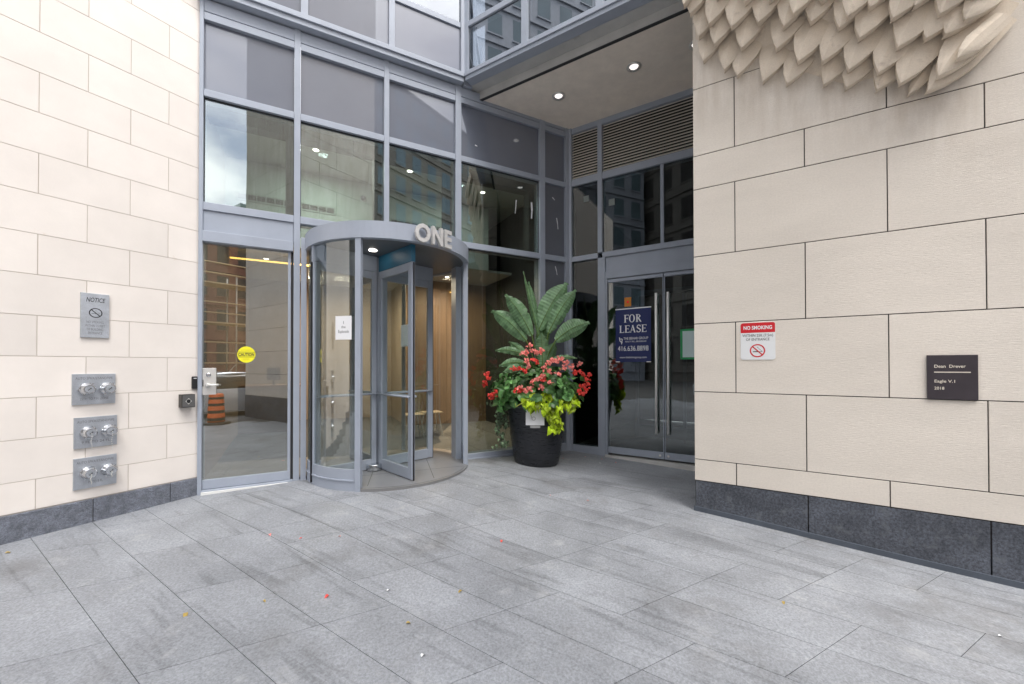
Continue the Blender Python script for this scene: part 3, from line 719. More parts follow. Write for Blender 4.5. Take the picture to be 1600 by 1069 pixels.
WCX, WCY, WR = -.185, -.08, .89
hub = MB(); hub.tube([(WCX, WCY, .03), (WCX, WCY, ZB+.01)], .035, 16); hub.build('center_shaft', PAINT, rv)
hb = MB(); hb.lathe([(.10,.052),(.10,.135),(.096,.142)], 32, c=(WCX-.075, WCY-.10, 0)); hb.build('floor_hub', CAPM, rv)
for a in (-72, 18, 198, 108):
    M = Matrix.Translation((WCX, WCY, 0)) @ Matrix.Rotation(R(a), 4, 'Z')
    e = bpy.data.objects.new('wing', None)
    f = MB(); x0, x1 = .045, WR
    f.box(x0, x0+.07, -.024, .024, .062, 2.80); f.box(x1-.085, x1, -.024, .024, .062, 2.80)
    f.box(x0+.07, x1-.085, -.0235, .0235, .062, .20); f.box(x0+.07, x1-.085, -.0235, .0235, 2.70, 2.80)
    wg = f.build('wing', PAINT, rv, M, bevel=.003)
    MB().box(x0+.07, x1-.085, -.004, .004, .20, 2.70).build('wing_pane', GLASS_W, wg)
    pb = MB(); 
    for y in (-.055, .055): pb.tube([(x0+.02, y, 1.10), (x1-.03, y, 1.10)], .014, 10)
    for x in (x0+.035, x1-.045): pb.tube([(x, -.055, 1.10), (x, .055, 1.10)], .009, 8)
    pb.build('push_bar', PAINT, wg)
    hb = MB(); hb.box(x0, x1, -.028, .028, 2.802, ZB+.015); hb.build('header', BLUE_H if a == -72 else PAINT, wg)
    sw = MB(); sw.box(x1, x1+.02, -.006, .006, .04, 2.79); sw.build('brush_seal', BLACK, wg)

# letters ONE on the canopy band
t = thing('building_lettering', 'raised metal letters ONE on the revolving door canopy', 'lettering', fm('B', CX, 0, CO))
for ch, a, wd in (('O', -83.0, .195), ('N', -73.4, .15), ('E', -65.6, .12)):
    V, F = text_mesh([(ch, 0, 0, .30, 'CENTER', wd)], extrude=.022, weight=.035)
    zs = [v[2] for v in V]; k = .225/(max(zs)-min(zs)); z0 = min(zs)
    mb = MB(); mb.v = [(x, y-.055, (z-z0)*k+2.985) for x, y, z in V]; mb.f = F; mb.t = [1]*len(F); mb.sm = [False]*len(F)
    M = Matrix.Rotation(R(a+90), 4, 'Z') @ Matrix.Translation((0, -(RR+.02), 0))
    mb.build('letter', LETTER, t, M)

# paper notices
def paper(name, label, M, w_, h_, lines):
    t = thing(name, label, 'paper notice', M)
    MB().box(-w_/2, w_/2, -.0006, .0006, 0, h_).build('sheet', WHITE, t)
    if lines: lettering(lines, INK, t, .001)
    return t
aP = -130.5
M = fm('B', CX, 1.80, CO) @ Matrix.Rotation(R(aP+90), 4, 'Z') @ Matrix.Translation((0, -(RR+.003), 0))
paper('paper_notice', 'white printed sheet taped to the curved glass left of the opening', M, .215, .28, [('1', 0, .185, .05, 'CENTER'), ('the', 0, .135, .045, 'CENTER'), ('Esplanade', 0, .08, .05, 'CENTER', .14)])
M = fm('B', CX, 1.80, CO) @ Matrix.Translation((WCX, WCY, 0)) @ Matrix.Rotation(R(-72), 4, 'Z') @ Matrix.Translation((WR-.20, .0065, -.06))
paper('paper_notice', 'white sheet taped on the revolving wing nearest the street', M, .215, .28, None)

# ================================================================== lease sign on door D
x0, x1, z0, z1 = -2.085, -1.508, 1.545, 2.44
t = thing('lease_sign', 'navy FOR LEASE sign taped on the left glass door', 'sign', fm('D', (x0+x1)/2, z0, -.012))
ww, hh = x1-x0, z1-z0
MB().box(-ww/2, ww/2, -.001, .003, 0, hh).build('panel', NAVY, t)
tp = MB(); tp.quad([(-ww/2-.005,-.002,hh-.004), (ww/2+.005,-.002,hh+.004), (ww/2+.005,-.002,hh-.014), (-ww/2-.005,-.002,hh-.02)]); tp.build('tape', WHITE, t)
for x in (-ww/2, ww/2-.07):
    tp = MB(); tp.quad([(x,-.002,-.004), (x+.07,-.002,-.004), (x+.07,-.002,.008), (x,-.002,.008)]); tp.build('tape', WHITE, t)
# serif capitals drawn as strokes
def serif(mb, ch, x, z, h, y):
    w_ = h*.66; th = h*.17; tn = h*.07; sf = h*.05
    def bx(a, b, c, d): mb.quad([(x+a, y, z+c), (x+b, y, z+c), (x+b, y, z+d), (x+a, y, z+d)])
    def stem(cx, t_=th, top=True, bot=True):
        bx(cx-t_/2, cx+t_/2, 0, h)
        if bot: bx(cx-t_/2-h*.07, cx+t_/2+h*.07, 0, sf)
        if top: bx(cx-t_/2-h*.07, cx+t_/2+h*.07, h-sf, h)
    if ch in 'FEL':
        stem(th)
        if ch in 'FE': bx(th, w_, h-tn, h); bx(w_-tn*.7, w_, h*.80, h); bx(th, w_*.78, h*.49, h*.49+tn); bx(w_*.78-tn*.5, w_*.78, h*.40, h*.64)
        if ch in 'EL': bx(th, w_, 0, tn); bx(w_-tn*.7, w_, 0, h*.22)
    elif ch == 'O' :
        n = 28; cx = w_*.58
        for k in range(n):
            q = []
            for a, (rx, rz) in ((k, (w_*.58, h*.52)), (k, (w_*.58-th, h*.52-tn)), (k+1, (w_*.58-th, h*.52-tn)), (k+1, (w_*.58, h*.52))):
                an = 2*math.pi*a/n; q.append((x+cx+rx*math.cos(an), y, z+h/2+rz*math.sin(an)))
            mb.quad(q)
    elif ch == 'R':
        stem(th); n = 14; r_ = h*.25
        for k in range(n):
            q = []
            for a, (rx, rz) in ((k, (w_*.62, r_)), (k, (w_*.62-th*.9, r_-tn)), (k+1, (w_*.62-th*.9, r_-tn)), (k+1, (w_*.62, r_))):
                an = -math.pi/2+math.pi*a/n; q.append((x+th*1.2+rx*math.cos(an), y, z+h*.75+rz*math.sin(an)))
            mb.quad(q)
        bar2(mb, x+th*2.0, z+h*.5, x+w_*.98, z+.02*h, th*.95, y); bx(w_*.85, w_*1.08, 0, sf)
    elif ch == 'A':
        bar2(mb, x+w_*.12, z, x+w_*.58, z+h, tn, y); bar2(mb, x+w_*.98, z, x+w_*.53, z+h*1.0, th, y); bx(w_*.28, w_*.8, h*.3, h*.3+tn)
        bx(0, w_*.27, 0, sf); bx(w_*.8, w_*1.15, 0, sf)
    elif ch == 'S':
        pts = [(.82,.80),(.72,.93),(.48,.98),(.24,.90),(.16,.74),(.28,.60),(.52,.50),(.76,.40),(.86,.24),(.74,.09),(.48,.02),(.24,.07),(.12,.22)]
        for k in range(len(pts)-1):
            a, b = pts[k], pts[k+1]; wgt = th*.95 if 4 <= k <= 7 else tn*1.6
            bar2(mb, x+a[0]*w_, z+a[1]*h, x+b[0]*w_, z+b[1]*h, wgt, y)
        bx(w_*.78, w_*.86, h*.72, h*1.0); bx(w_*.08, w_*.16, 0, h*.28)
mb = MB()
def serif_word(word, cx, z, h, total):
    adv = {'F': .66, 'O': .86, 'R': .80, 'L': .74, 'E': .72, 'A': .84, 'S': .68}
    tot = sum(adv[c] for c in word)*h; x = cx-tot/2
    for c in word: serif(mb, c, x, z, h, -.0022); x += adv[c]*h
serif_word('FOR', 0, hh*.735, .128, .3); serif_word('LEASE', 0, hh*.545, .122, .45)
mb.build('headline_lettering', WHITE, t)
lettering([('THE BEHAR GROUP', .045, hh*.415, .058, 'CENTER', .40), ('REALTY INC., BROKERAGE', .045, hh*.365, .034, 'CENTER', .34), ('416.636.8898', 0, hh*.205, .12, 'CENTER', .50), ('www.thebehargroup.com', 0, hh*.07, .045, 'CENTER', .44)], WHITE, t, .0022)
lg = MB(); bar2(lg, -.225, hh*.46, -.215, hh*.39, .014, -.0022); bar2(lg, -.215, hh*.39, -.175, hh*.36, .014, -.0022); bar2(lg, -.175, hh*.43, -.19, hh*.33, .012, -.0022); bar2(lg, -.21, hh*.43, -.18, hh*.43, .012, -.0022)
lg.build('logo_mark', WHITE, t)
t = thing('taped_paper', 'pale sheet framed with green tape on the right glass door', 'paper notice', fm('D', -1.045, 1.60, -.012))
MB().box(0, .36, -.001, .003, 0, .43).build('sheet', mat('pale_aqua_sheet', (.55,.68,.68), .7), t)
g = MB()
for q in ((-.02,.36,-.02,.012), (-.02,.36,.418,.45), (-.02,.012,-.02,.45)): g.box(q[0], q[1], -.002, -.0012, q[2], q[3])
g.build('tape', GREENT, t)

t = thing('painted_signal_reflection', 'painted reflection of a traffic signal, an orange square with a red dot just above the navy lease sign', 'sticker', fm('D', -1.88, 2.47, -.008))  # reflected traffic signal, painted as a flat orange square on the door glass
MB().box(-.055, .055, -.001, .001, 0, .15).build('sheet', mat('orange_reflection_paint', (.55,.20,.02), .6), t)
k = MB(); k.quad([(.02*math.cos(2*math.pi*i/20), -.0016, .075+.02*math.sin(2*math.pi*i/20)) for i in range(20)]); k.build('red_dot', mat('red_dot_reflection_paint', (.9,.03,.02), .5), t)

# ================================================================== signs on stone
t = thing('no_smoking_sign', 'white NO SMOKING sign with a red band on the right-hand limestone wall', 'sign', fm('A', -.183, 1.55, -.003))
def rrect(w_, h_, r, n=6):
    P = []
    for cx, cz, a0 in ((w_-r, r, -90), (w_-r, h_-r, 0), (r, h_-r, 90), (r, r, 180)):
        for i in range(n+1): a = R(a0+90*i/n); P.append((cx+r*math.cos(a), cz+r*math.sin(a)))
    return P
pr = rrect(.305, .383, .025)
MB().rings([[(x, y, z) for x, z in pr] for y in (.003, -.002)], smooth=False).build('panel', SIGNW, t)
top = [(x, z) for x, z in pr if z > .3]; 
mb = MB(); mb.quad([(.002,-.0025,.278),(.303,-.0025,.278)]+[(x if x < .3 else .303, -.0025, z-.002) for x, z in top]); mb.build('red_band', REDS, t)
lettering([('NO SMOKING', .1525, .312, .052, 'CENTER', .25)], WHITE, t, .003, weight=.03)
lettering([('WITHIN 25ft (7.5m)', .1525, .236, .040, 'CENTER', .268), ('OF ENTRANCE', .1525, .196, .038, 'CENTER', .205)], INK, t, .003, name='small_lettering')
nosmoke(t, .150, .092, .068, REDS, INK, .003)

t = thing('artist_plaque', 'dark square plaque with cream lettering on the right-hand limestone wall', 'plaque', fm('A', 1.209, 1.203, -.004))
MB().box(0, .30, -.012, .004, 0, .375).build('plate', PLAQ, t, bevel=.002)
lettering([('Dean  Drever', .042, .268, .036, 'LEFT', .185), ('Eagle V.1', .042, .142, .034, 'LEFT', .122), ('2018', .042, .082, .034, 'LEFT', .06)], PLAQT, t, .0128, weight=.012)
mb = MB(); mb.quad([(.042,-.0128,.226),(.257,-.0128,.226),(.257,-.0128,.234),(.042,-.0128,.234)]); mb.build('rule_line', PLAQT, t)

t = thing('notice_sign', 'brushed steel NOTICE no-smoking plate on the left-hand cream wall', 'sign', fm('C', 1.046, 1.774, -.004))
MB().box(0, .20, -.016, .004, 0, .437).build('plate', STEEL_P, t, bevel=.001)
lettering([('NOTICE', .10, .352, .062, 'CENTER', .135)], INK, t, .0168, shear=.25, weight=.012)
lettering([('NO SMOKING', .10, .142, .033, 'CENTER', .12), ('WITHIN 25 FEET', .10, .106, .033, 'CENTER', .14), ('OF BUILDING', .10, .070, .033, 'CENTER', .115), ('ENTRANCE', .10, .034, .033, 'CENTER', .10)], STEEL_T, t, .0168, name='small_lettering')
nosmoke(t, .103, .245, .048, INK, STEEL_T, .0168)

# ---- fire connections
for (s, zz, lab, l2, chains) in ((.994, 1.116, 'steel fire department connection plate, topmost of three on the cream wall', '25TH TO P.H. ZONE', 0),
                        (1.008, .692, 'steel fire department connection plate, middle of three on the cream wall', '9 FL TO 24 FL', 1),
                        (1.007, .297, 'steel fire department connection plate, lowest of three, nearest the paving', 'P3 TO 8 FL', 2)):
    t = thing('fire_connection', lab, 'fire connection', fm('C', s, zz, -.004), 'fire connections in a column on the cream wall')
    MB().box(0, .302, -.014, .004, 0, .30).build('plate', STEEL_P, t, bevel=.001)
    lettering([('AUTO SPKR/STANDPIPE', .151, .245, .034, 'CENTER', .26), (l2, .151, .045, .034, 'CENTER', .20 if chains != 2 else .10)], STEEL_T, t, .0148)
    for q, cx in enumerate((.098, .242)):
        cp = MB(); cp.lathe([(.058,.014),(.058,.034),(.046,.036),(.046,.060),(.052,.062),(.052,.082),(.045,.084),(.045,.112),(.040,.118),(.0405,.119)], 28, c=(cx,0,.152), axis='Y')
        hx = MB(); hx.rings([[(cx+.064*math.cos(R(60*i+8)), -h, .152+.064*math.sin(R(60*i+8))) for i in range(6)] for h in (.013, .03)], smooth=False)
        c = cp.build('hose_cap', CAPM, t); hx.build('hex_flange', CAPM, c)
        kk = MB(); kk.quad([(cx+.032*math.cos(2*math.pi*i/20), -.1195, .152+.032*math.sin(2*math.pi*i/20)) for i in range(20)]); kk.build('cap_face', STEEL_P, c)
        kk = MB(); bar2(kk, cx-.012, .142, cx+.008, .162, .006, -.1215); bar2(kk, cx+.008, .155, cx+.008, .165, .008, -.1215); kk.build('emblem', INK, c)
        lug = MB()
        for a in (30, 210): lug.box(-.008, .008, -.075, -.06, .05, .066, M=Matrix.Translation((cx,0,.152)) @ Matrix.Rotation(R(a), 4, 'Y'))
        lug.build('lug', CAPM, c)
        if chains:
            ch = MB(); n = 10; L = (.16, .20, .10, .06)[(chains-1)*2+q]
            for i in range(n): 
                z_ = .148-L*i/n; ch.box(cx-.003+.004*math.sin(i), cx+.003+.004*math.sin(i), -.126+.003*(i % 2), -.120, z_-.005, z_+.005)
            ch.build('chain', STEEL, c)
t = thing('key_switch_box', 'small dark metal key-switch box on the cream wall', 'switch box', fm('C', 1.822, 1.018, -.002))
MB().box(0, .125, -.09, .002, 0, .15).build('housing', DARKB, t, bevel=.003)
pf = MB().box(.006, .119, -.094, -.089, .008, .142).build('faceplate', mat('grey_faceplate', (.16,.16,.16), .4, .6), t, bevel=.001)
dd_ = MB(); dd_.quad([(.062+.03*math.cos(R(a)), -.0948, .072+.036*math.sin(R(a))) for a in (0,90,180,270)]); dd_.build('switch_ring', STEEL, pf)
k_ = MB(); k_.quad([(.062+.02*math.cos(2*math.pi*i/20), -.0955, .072+.023*math.sin(2*math.pi*i/20)) for i in range(20)]); k_.build('key_hole', BLACK, pf)
t = thing('card_reader', 'slim black card reader beside the glass door', 'card reader', fm('C', 1.94, 1.225, -.002))
MB().box(0, .055, -.025, .002, 0, .145).build('housing', BLACK, t, bevel=.008)
MB().box(.014, .042, -.0265, -.0245, .118, .126).build('indicator_light', WHITE, t)

# ================================================================== eagle relief on wall A
eg = thing('eagle_relief', 'carved limestone feathers of an eagle relief spilling over the top of the right-hand wall', 'sculpture', fm('A'))
CYp, Fp = 564.54, 621.64
def px_ray(x, y):
    u = (x-800)/Fp; v = (CYp-y)/Fp; cr_, sr_ = math.cos(ROLL), math.sin(ROLL)
    u, v = u*cr_-v*sr_, u*sr_+v*cr_
    return Vector((u, math.cos(PIT)-v*math.sin(PIT), math.sin(PIT)+v*math.cos(PIT)))
def traced(key, x, y, off):
    """wall coordinates (s, z) of a traced outline point lying `off` behind the wall plane"""
    n, d, t = W[key]; r = px_ray(x, y); k = (d+off)/n.dot(r); P = r*k
    return P.dot(t), P.z+H
def feather(s, z, off, L=.56, wd=.25, tilt=24, lean=.5, th=.05, skew=.12, seed=0):
    """leaf-shaped carved feather: tip at (s,z), off = distance of the tip face from the wall"""
    rnd = random.Random(seed); mb = MB()
    prof = [(0,.0),(.04,.17),(.16,.56),(.30,.86),(.42,1.0),(.60,1.0),(.80,.92),(1,.8)]
    ca, sa = math.cos(R(tilt)), math.sin(R(tilt))
    slope = .055
    rows_f, rows_b = [], []
    for u, wf in prof:
        hl = wd*.5*wf*(1-skew*.6+rnd.uniform(-.04,.04)); hr = wd*.5*wf*(1+skew+rnd.uniform(-.04,.04))
        yb = -(off - slope*u*L/.5)
        ridge = -.020*min(1, wf*1.5)*(1-.3*u)
        bow = wd*.16*math.sin(math.pi*min(1,u*1.1))
        row = []
        for e, (w_, dy) in enumerate(((-hl, .008), (-hl*.55, ridge*.35), (-hl*.12, ridge), (hr*.5, ridge*.5), (hr, .004))):
            X = w_-bow*.35; Z = u*L
            row.append((s+X*ca+Z*sa, yb+dy, z-X*sa+Z*ca))
        rows_f.append(row)
        rows_b.append([(p[0]+(.008 if i == 0 else -.008 if i == 4 else 0), p[1]+th*(1.0 if u < 1 else .5), p[2]) for i, p in enumerate(row)])
    for i in range(len(prof)-1):
        for j in range(4):
            mb.quad([rows_f[i][j], rows_f[i][j+1], rows_f[i+1][j+1], rows_f[i+1][j]])
        for j in (0, 4):
            mb.quad([rows_f[i][j], rows_f[i+1][j], rows_b[i+1][j], rows_b[i][j]])
        mb.quad([rows_b[i][0], rows_b[i][4], rows_b[i+1][4], rows_b[i+1][0]])
    return mb.build('feather', STONE_E, eg, bevel=.0022)
k = 0
row1 = [(1099,94),(1132,108),(1152,117),(1193,126),(1230,130),(1288,131),(1323,136),(1371,139)]
row2 = [(1092,56),(1116,68),(1159,74),(1214,75),(1248,95),(1286,95),(1327,108),(1374,112),(1408,129)]
row3 = [(1078,20),(1108,36),(1143,41),(1185,34),(1225,40),(1268,33),(1312,42),(1344,58),(1404,72),(1448,59)]
row4 = [(1068,6),(1120,-6),(1165,2),(1203,-2),(1240,20),(1285,0),(1325,24),(1360,10),(1396,27),(1430,8),(1470,20)]
row5 = [(1060,-30),(1105,-44),(1150,-38),(1195,-46),(1240,-30),(1285,-44),(1330,-26),(1375,-34),(1420,-24),(1465,-20),(1505,-26)]
for r_, (row, off) in enumerate(((row1,.075),(row2,.17),(row3,.25),(row4,.32),(row5,.40))):
    for (x, y) in row:
        s, z = traced('A', x, y, -off); k += 1
        rn = random.Random(k*13)
        frac = max(0, min(1, (x-1090)/330))
        feather(s, z, off, L=.66+.05*rn.random(), wd=.285+.025*rn.random()-.02*(1-frac), tilt=17+12*frac+rn.uniform(-3, 3), seed=k, th=.07)
# head feathers at right
for (x, y, off, L, wd, tilt) in ((1421,146,.07,.50,.15,34),(1450,141,.12,.66,.26,42),(1467,118,.21,.62,.26,37),(1497,90,.27,.36,.15,46),(1509,30,.30,.42,.22,38),(1478,52,.26,.42,.22,38),(1520,-4,.33,.42,.24,36)):
    s, z = traced('A', x, y, -off); k += 1
    feather(s, z, off, L, wd, tilt, seed=k, th=.07)
# body mass behind the feathers
bd = MB(); prev = None
for i in range(24):
    ss = -.60+i*(1.62+.60)/23
    zb = 4.98-1.0*min(1, max(0, (ss+.60)/1.3))+(.55*max(0, ss-1.25)) + .16
    e = min(1, (ss+.62)/.15, max(0, (1.66-ss)/.3)); row = []
    for j in range(8):
        zz = zb+j*.22; o = (.004+.30*(j*.22)*1.0)*e
        row.append((ss, -min(o, .36), zz))
    row = [(ss, .0, zb-.02)]+row
    if prev:
        for j in range(8): bd.quad([prev[j], prev[j+1], row[j+1], row[j]], smooth=True)
    prev = row
bd.build('body', STONE_E, eg)

# ================================================================== planter
PX, PY = .385, 6.27; PZ = gz(PX, 6.0)-.004
pl = thing('planter_pot', 'large tapered black planter pot standing in the glass corner', 'planter', Matrix.Translation((PX, PY, PZ)))
MB().lathe([(.335,0),(.345,.01),(.375,.18),(.425,.50),(.468,.86),(.478,.90),(.492,.905),(.495,.955),(.485,.965),(.462,.965),(.455,.90),(.30,.88)], 64).build('pot', POT, pl)
MB().lathe([(.455,.90),(.3,.925),(.1,.935),(.001,.936)], 32, cap=False).build('soil', SOIL, pl)
M = Matrix.Translation((PX, PY, PZ))
def P2(x, y, Y):
    r = px_ray(x, y); p = r*(Y/r.y); return Vector((p.x, p.y, p.z+H))
# white card on the pot
c0 = P2(836, 651, 5.795)
t = thing('plant_tag', 'white square card hanging on the front of the black planter', 'tag', Matrix.Translation(c0) @ Matrix.Rotation(R(-4), 4, 'Z') @ Matrix.Rotation(R(-6), 4, 'X'))
MB().box(-.135, .135, -.002, .002, -.125, .11).build('card', WHITE, t); MB().box(-.07, .075, -.004, .0, -.165, -.13).build('strip', mat('grey_strip', (.35,.35,.35), .6), t)
mb = MB(); annulus(mb, -.02, -.03, .02, .03, -.003, 20); bar2(mb, -.06, .02, -.04, -.05, .012, -.003); mb.build('faint_print', mat('faint_ink', (.45,.45,.45), .7), t)

# ---- bird of paradise
bp = thing('tropical_plant', 'tall tropical plant with broad paddle-shaped leaves rising from the planter', 'plant', M)
iM = M.inverted()
def paddle(tip, base, wpx, depth_t, depth_b, foot, curl=.25, seed=0, fold=.35, name='leaf', side=1):
    rnd = random.Random(seed)
    T = P2(*tip, depth_t); B0 = P2(*base, depth_b); wd = wpx/Fp*depth_b/2
    ax = T-B0; view = ((T+B0)/2-Vector((0,0,H))).normalized()
    sd = ax.cross(view).normalized(); up = sd.cross(ax).normalized()
    up = -up if up.dot(view) > 0 else up
    n = 34; mb = MB(); prev = None; pd = None
    for i in range(n+1):
        u = i/n
        wf = math.sin(math.pi*min(1, u**.62))**.75 if u > 0 else 0.0
        wf = max(.02, (1-(2*u-.92)**2*.98)) if u < .97 else .12
        wf = max(.03, wf)**.75
        c = B0+ax*u+Vector((0,0,1))*(ax.length*curl*math.sin(math.pi*u)*.35)-up*0
        ripple = .010*math.sin(i*.8+seed)
        cut = 1-(.3*rnd.random() if rnd.random() < .05 else 0)
        wl, wr = wd*wf*cut, wd*wf*(1-(.3*rnd.random() if rnd.random() < .04 else 0))
        row = [c-sd*wl+up*(-fold*wl+ripple), c-sd*wl*.5+up*(-fold*wl*.25+.006*(i % 2)), c, c+sd*wr*.5+up*(-fold*wr*.25-.006*(i % 2)), c+sd*wr+up*(-fold*wr-ripple)]
        row = [iM @ p for p in row]
        if prev:
            for j in range(4):
                mb.quad([prev[j], prev[j+1], row[j+1], row[j]], (1.0 if j in (0, 3) else 1.15)+(.10 if i % 2 else -.08)+rnd.uniform(-.06, .06), True)
        prev = row
    lf = mb.build(name, PALM, bp)
    st = MB(); F0 = P2(*foot, 6.25)
    pts = []
    for i in range(9):
        u = i/8; q = F0.lerp(B0, u)+Vector(((B0.x-F0.x)*-.25*math.sin(math.pi*u), 0, .03*math.sin(math.pi*u))); pts.append(iM @ q)
    for i in range(1, 9):
        u = i/8*.96; pts.append(iM @ (B0+ax*u+Vector((0,0,1))*(ax.length*curl*math.sin(math.pi*u)*.35)-view*.002))
    st.tube(pts, [.013]*3+[.010]*6+[.006-.0006*k_ for k_ in range(8)], 7); st.build('petiole', STEM, lf)
for i, a in enumerate([((768.4,486),(822,532),27,6.25,6.2,(838,600)), ((789.4,460.5),(831,524),25,6.15,6.15,(840,602)),
        ((817.5,424),(843,530),7,6.25,6.2,(843,600)), ((826,440),(838,510),13,6.3,6.25,(843,600)),
        ((886,442),(842,515),36,6.35,6.25,(845,600)), ((900,453),(857,520),25,6.05,6.1,(846,602)),
        ((921,504),(868,532),29,6.1,6.1,(848,602)), ((846,520),(848,572),20,6.05,6.1,(845,604)), ((868,535),(850,575),20,6.35,6.3,(846,604)), ((855,500),(842,560),22,6.45,6.35,(843,604)),
        ((773.5,548),(822,556),12,6.1,6.15,(838,604)), ((795,534),(825,562),13,6.3,6.2,(838,604)), ((780,572),(822,568),14,6.0,6.05,(838,606)), ((902,560),(858,565),9,6.15,6.15,(848,606)), ((786,582),(820,575),13,5.95,6.0,(838,606))]):
    paddle(*a, seed=i*3+1, curl=(.25 if i not in (2,3) else .0), fold=(.3 if i not in (2,3) else .9))

# ---- leaf scatter helper
def leaf(mb, c, nrm, d, L, wd, tone, kind='round', cup=.25):
    nrm = nrm.normalized(); d = (d-nrm*d.dot(nrm)).normalized(); sd = nrm.cross(d)
    if kind == 'round': prof = [(0,.25),(.2,.85),(.5,1),(.8,.75),(1,.12)]
    elif kind == 'heart': prof = [(0,.8),(.18,1),(.45,.72),(.75,.35),(1,.03)]
    else: prof = [(0,.3),(.3,1),(.45,.6),(.7,.5),(1,.05)]
    prev = None
    for u, wf in prof:
        q = c+d*(L*(u-.3))-nrm*(cup*L*(u-.3)**2)
        row = [q-sd*wd*.5*wf+nrm*(cup*wd*.35*wf), q, q+sd*wd*.5*wf+nrm*(cup*wd*.35*wf)]
        if prev:
            for j in range(2): mb.quad([prev[j], prev[j+1], row[j+1], row[j]], tone, True)
        prev = row
# ---- begonia mound
bg_ = thing('begonia', 'bushy begonia mound with red and coral flower clusters filling the planter', 'plant', M)
rnd = random.Random(11); mb = MB(); cM = Vector((0.0, -.02, 1.10))
def mound(th_, ph, k_=1.0):
    rx, ry, rz = .70, .56, .40
    return cM+Vector((rx*math.cos(ph)*math.sin(th_)*k_, ry*math.sin(ph)*math.sin(th_)*k_, rz*math.cos(th_)*k_ if math.cos(th_) > 0 else .34*math.cos(th_)*k_))
for i in range(820):
    th_ = math.acos(rnd.uniform(-.62, 1)); ph = rnd.uniform(0, 2*math.pi); k_ = rnd.uniform(.72, 1.06)*(1+.09*math.sin(ph*5+1)+.07*math.sin(ph*9+th_*6))
    p = mound(th_, ph, k_); nr = (p-cM); nr.z *= 1.6; nr = nr.normalized()+Vector((rnd.uniform(-.45,.45), rnd.uniform(-.45,.45), rnd.uniform(.0,.7)))
    s_ = rnd.uniform(.07, .13)
    leaf(mb, p, nr, Vector((rnd.uniform(-1,1), rnd.uniform(-1,1), rnd.uniform(-1,.2))), s_*1.15, s_, rnd.choice((.45,.7,1,1.3,1.9)), 'round', .5)
mb.build('foliage', BEGL, bg_)
core = MB(); rs = []
for i in range(7):
    th_ = R(8+i*17); rs.append([tuple(mound(th_, 2*math.pi*j/20, .62)) for j in range(20)])
core.rings(rs); core.build('inner_stems', mat('dark_stem_mass', (.02,.035,.012), .9), bg_)
def cluster(c, m, n, r, seed):
    rn = random.Random(seed); mb = MB()
    for i in range(n):
        q = Vector((rn.gauss(0,1), rn.gauss(0,1), rn.gauss(0,1))).normalized()*r*rn.uniform(.4,1)
        q.z *= .8
        for j in range(rn.choice((2,3,4))):
            leaf(mb, c+q, Vector((rn.uniform(-1,1), rn.uniform(-1.5,.3), rn.uniform(-.3,1))), Vector((rn.uniform(-1,1), rn.uniform(-1,1), rn.uniform(-1,1))), .034, .028, rn.uniform(.75,1.3), 'round', .6)
    mb.build('flower_cluster', m, bg_)
fl_r = [(758,598),(761,584),(757,602),(767,615),(774,612),(773,618),(763,590),(812,576),(820,580),(806,609),(813,611),(905,582),(912,586),(918,592),(921,585),(905,612),(912,615),(916,608),(909,604),(899,583),(803,576),(917,601),(768,622)]
fl_p = [(828,540),(822,550),(832,547),(845,548),(834,562),(826,571),(851,576),(859,580),(856,567),(880,575),(884,567),(871,565),(840,592),(850,594),(833,597),(859,598),(872,585),(829,607),(822,611),(812,606),(845,605),(864,562),(838,565),(876,560),(905,569),(894,573),(848,588),(823,564),(840,552),(818,553)]
for i, (x, y) in enumerate(fl_r+fl_p):
    red = i < len(fl_r)
    dx = (x-838)/82; Yd = 6.27-.56*math.sqrt(max(.02, 1-dx*dx))*.98+.05*max(0, (580-y)/40)*4*.6
    cluster(iM @ P2(x, y, Yd), FLR if red or i % 9 == 0 else FLP, 10, .050, i)
# ---- lime vine
lv = thing('lime_vine', 'bright lime green sweet potato vine spilling over the front rim of the planter', 'plant', M)
rnd = random.Random(5); mb = MB(); sm_ = MB()
def inpoly(x, y, P):
    c = False; j = len(P)-1
    for i in range(len(P)):
        if (P[i][1] > y) != (P[j][1] > y) and x < (P[j][0]-P[i][0])*(y-P[i][1])/(P[j][1]-P[i][1])+P[i][0]: c = not c
        j = i
    return c
polyV = [(818,622),(835,617),(858,615),(875,622),(878,640),(873,650),(877,668),(868,677),(858,674),(862,660),(853,650),(842,641),(828,640),(816,634)]
polyV2 = [(880,622),(893,617),(903,630),(900,640),(892,643),(884,636)]
for P_, n in ((polyV, 150), (polyV2, 34)):
    c_ = 0
    while c_ < n:
        x, y = rnd.uniform(802, 906), rnd.uniform(612, 680)
        if not inpoly(x, y, P_): continue
        c_ += 1
        Yd = 6.27-.50*math.sqrt(max(.05, 1-((x-838)/80)**2))-.05-rnd.random()*.06+(.05 if y < 630 else 0)
        p = iM @ P2(x, y, Yd); s_ = rnd.uniform(.06, .10)
        p = p+Vector((0, rnd.uniform(-.05, .03), 0))
        leaf(mb, p, Vector((rnd.uniform(-.9,.9), -1, rnd.uniform(-.1,1.2))), Vector((rnd.uniform(-.9,.9), -.3, -1)), s_*1.25, s_, rnd.choice((.35,.6,.85,1,1.2,1.35)), 'heart', .7)
mb.build('foliage', LIMEL, lv)
for (pts) in ([(820,628),(812,632),(806,636),(805,630)], [(845,640),(858,655),(866,668)], [(870,628),(862,622),(852,620)]):
    sm_.tube([iM @ P2(x, y, 5.74) for x, y in pts], .004, 6)
sm_.build('vine_stem', mat('pale_vine_stem', (.45,.5,.08), .6), lv)
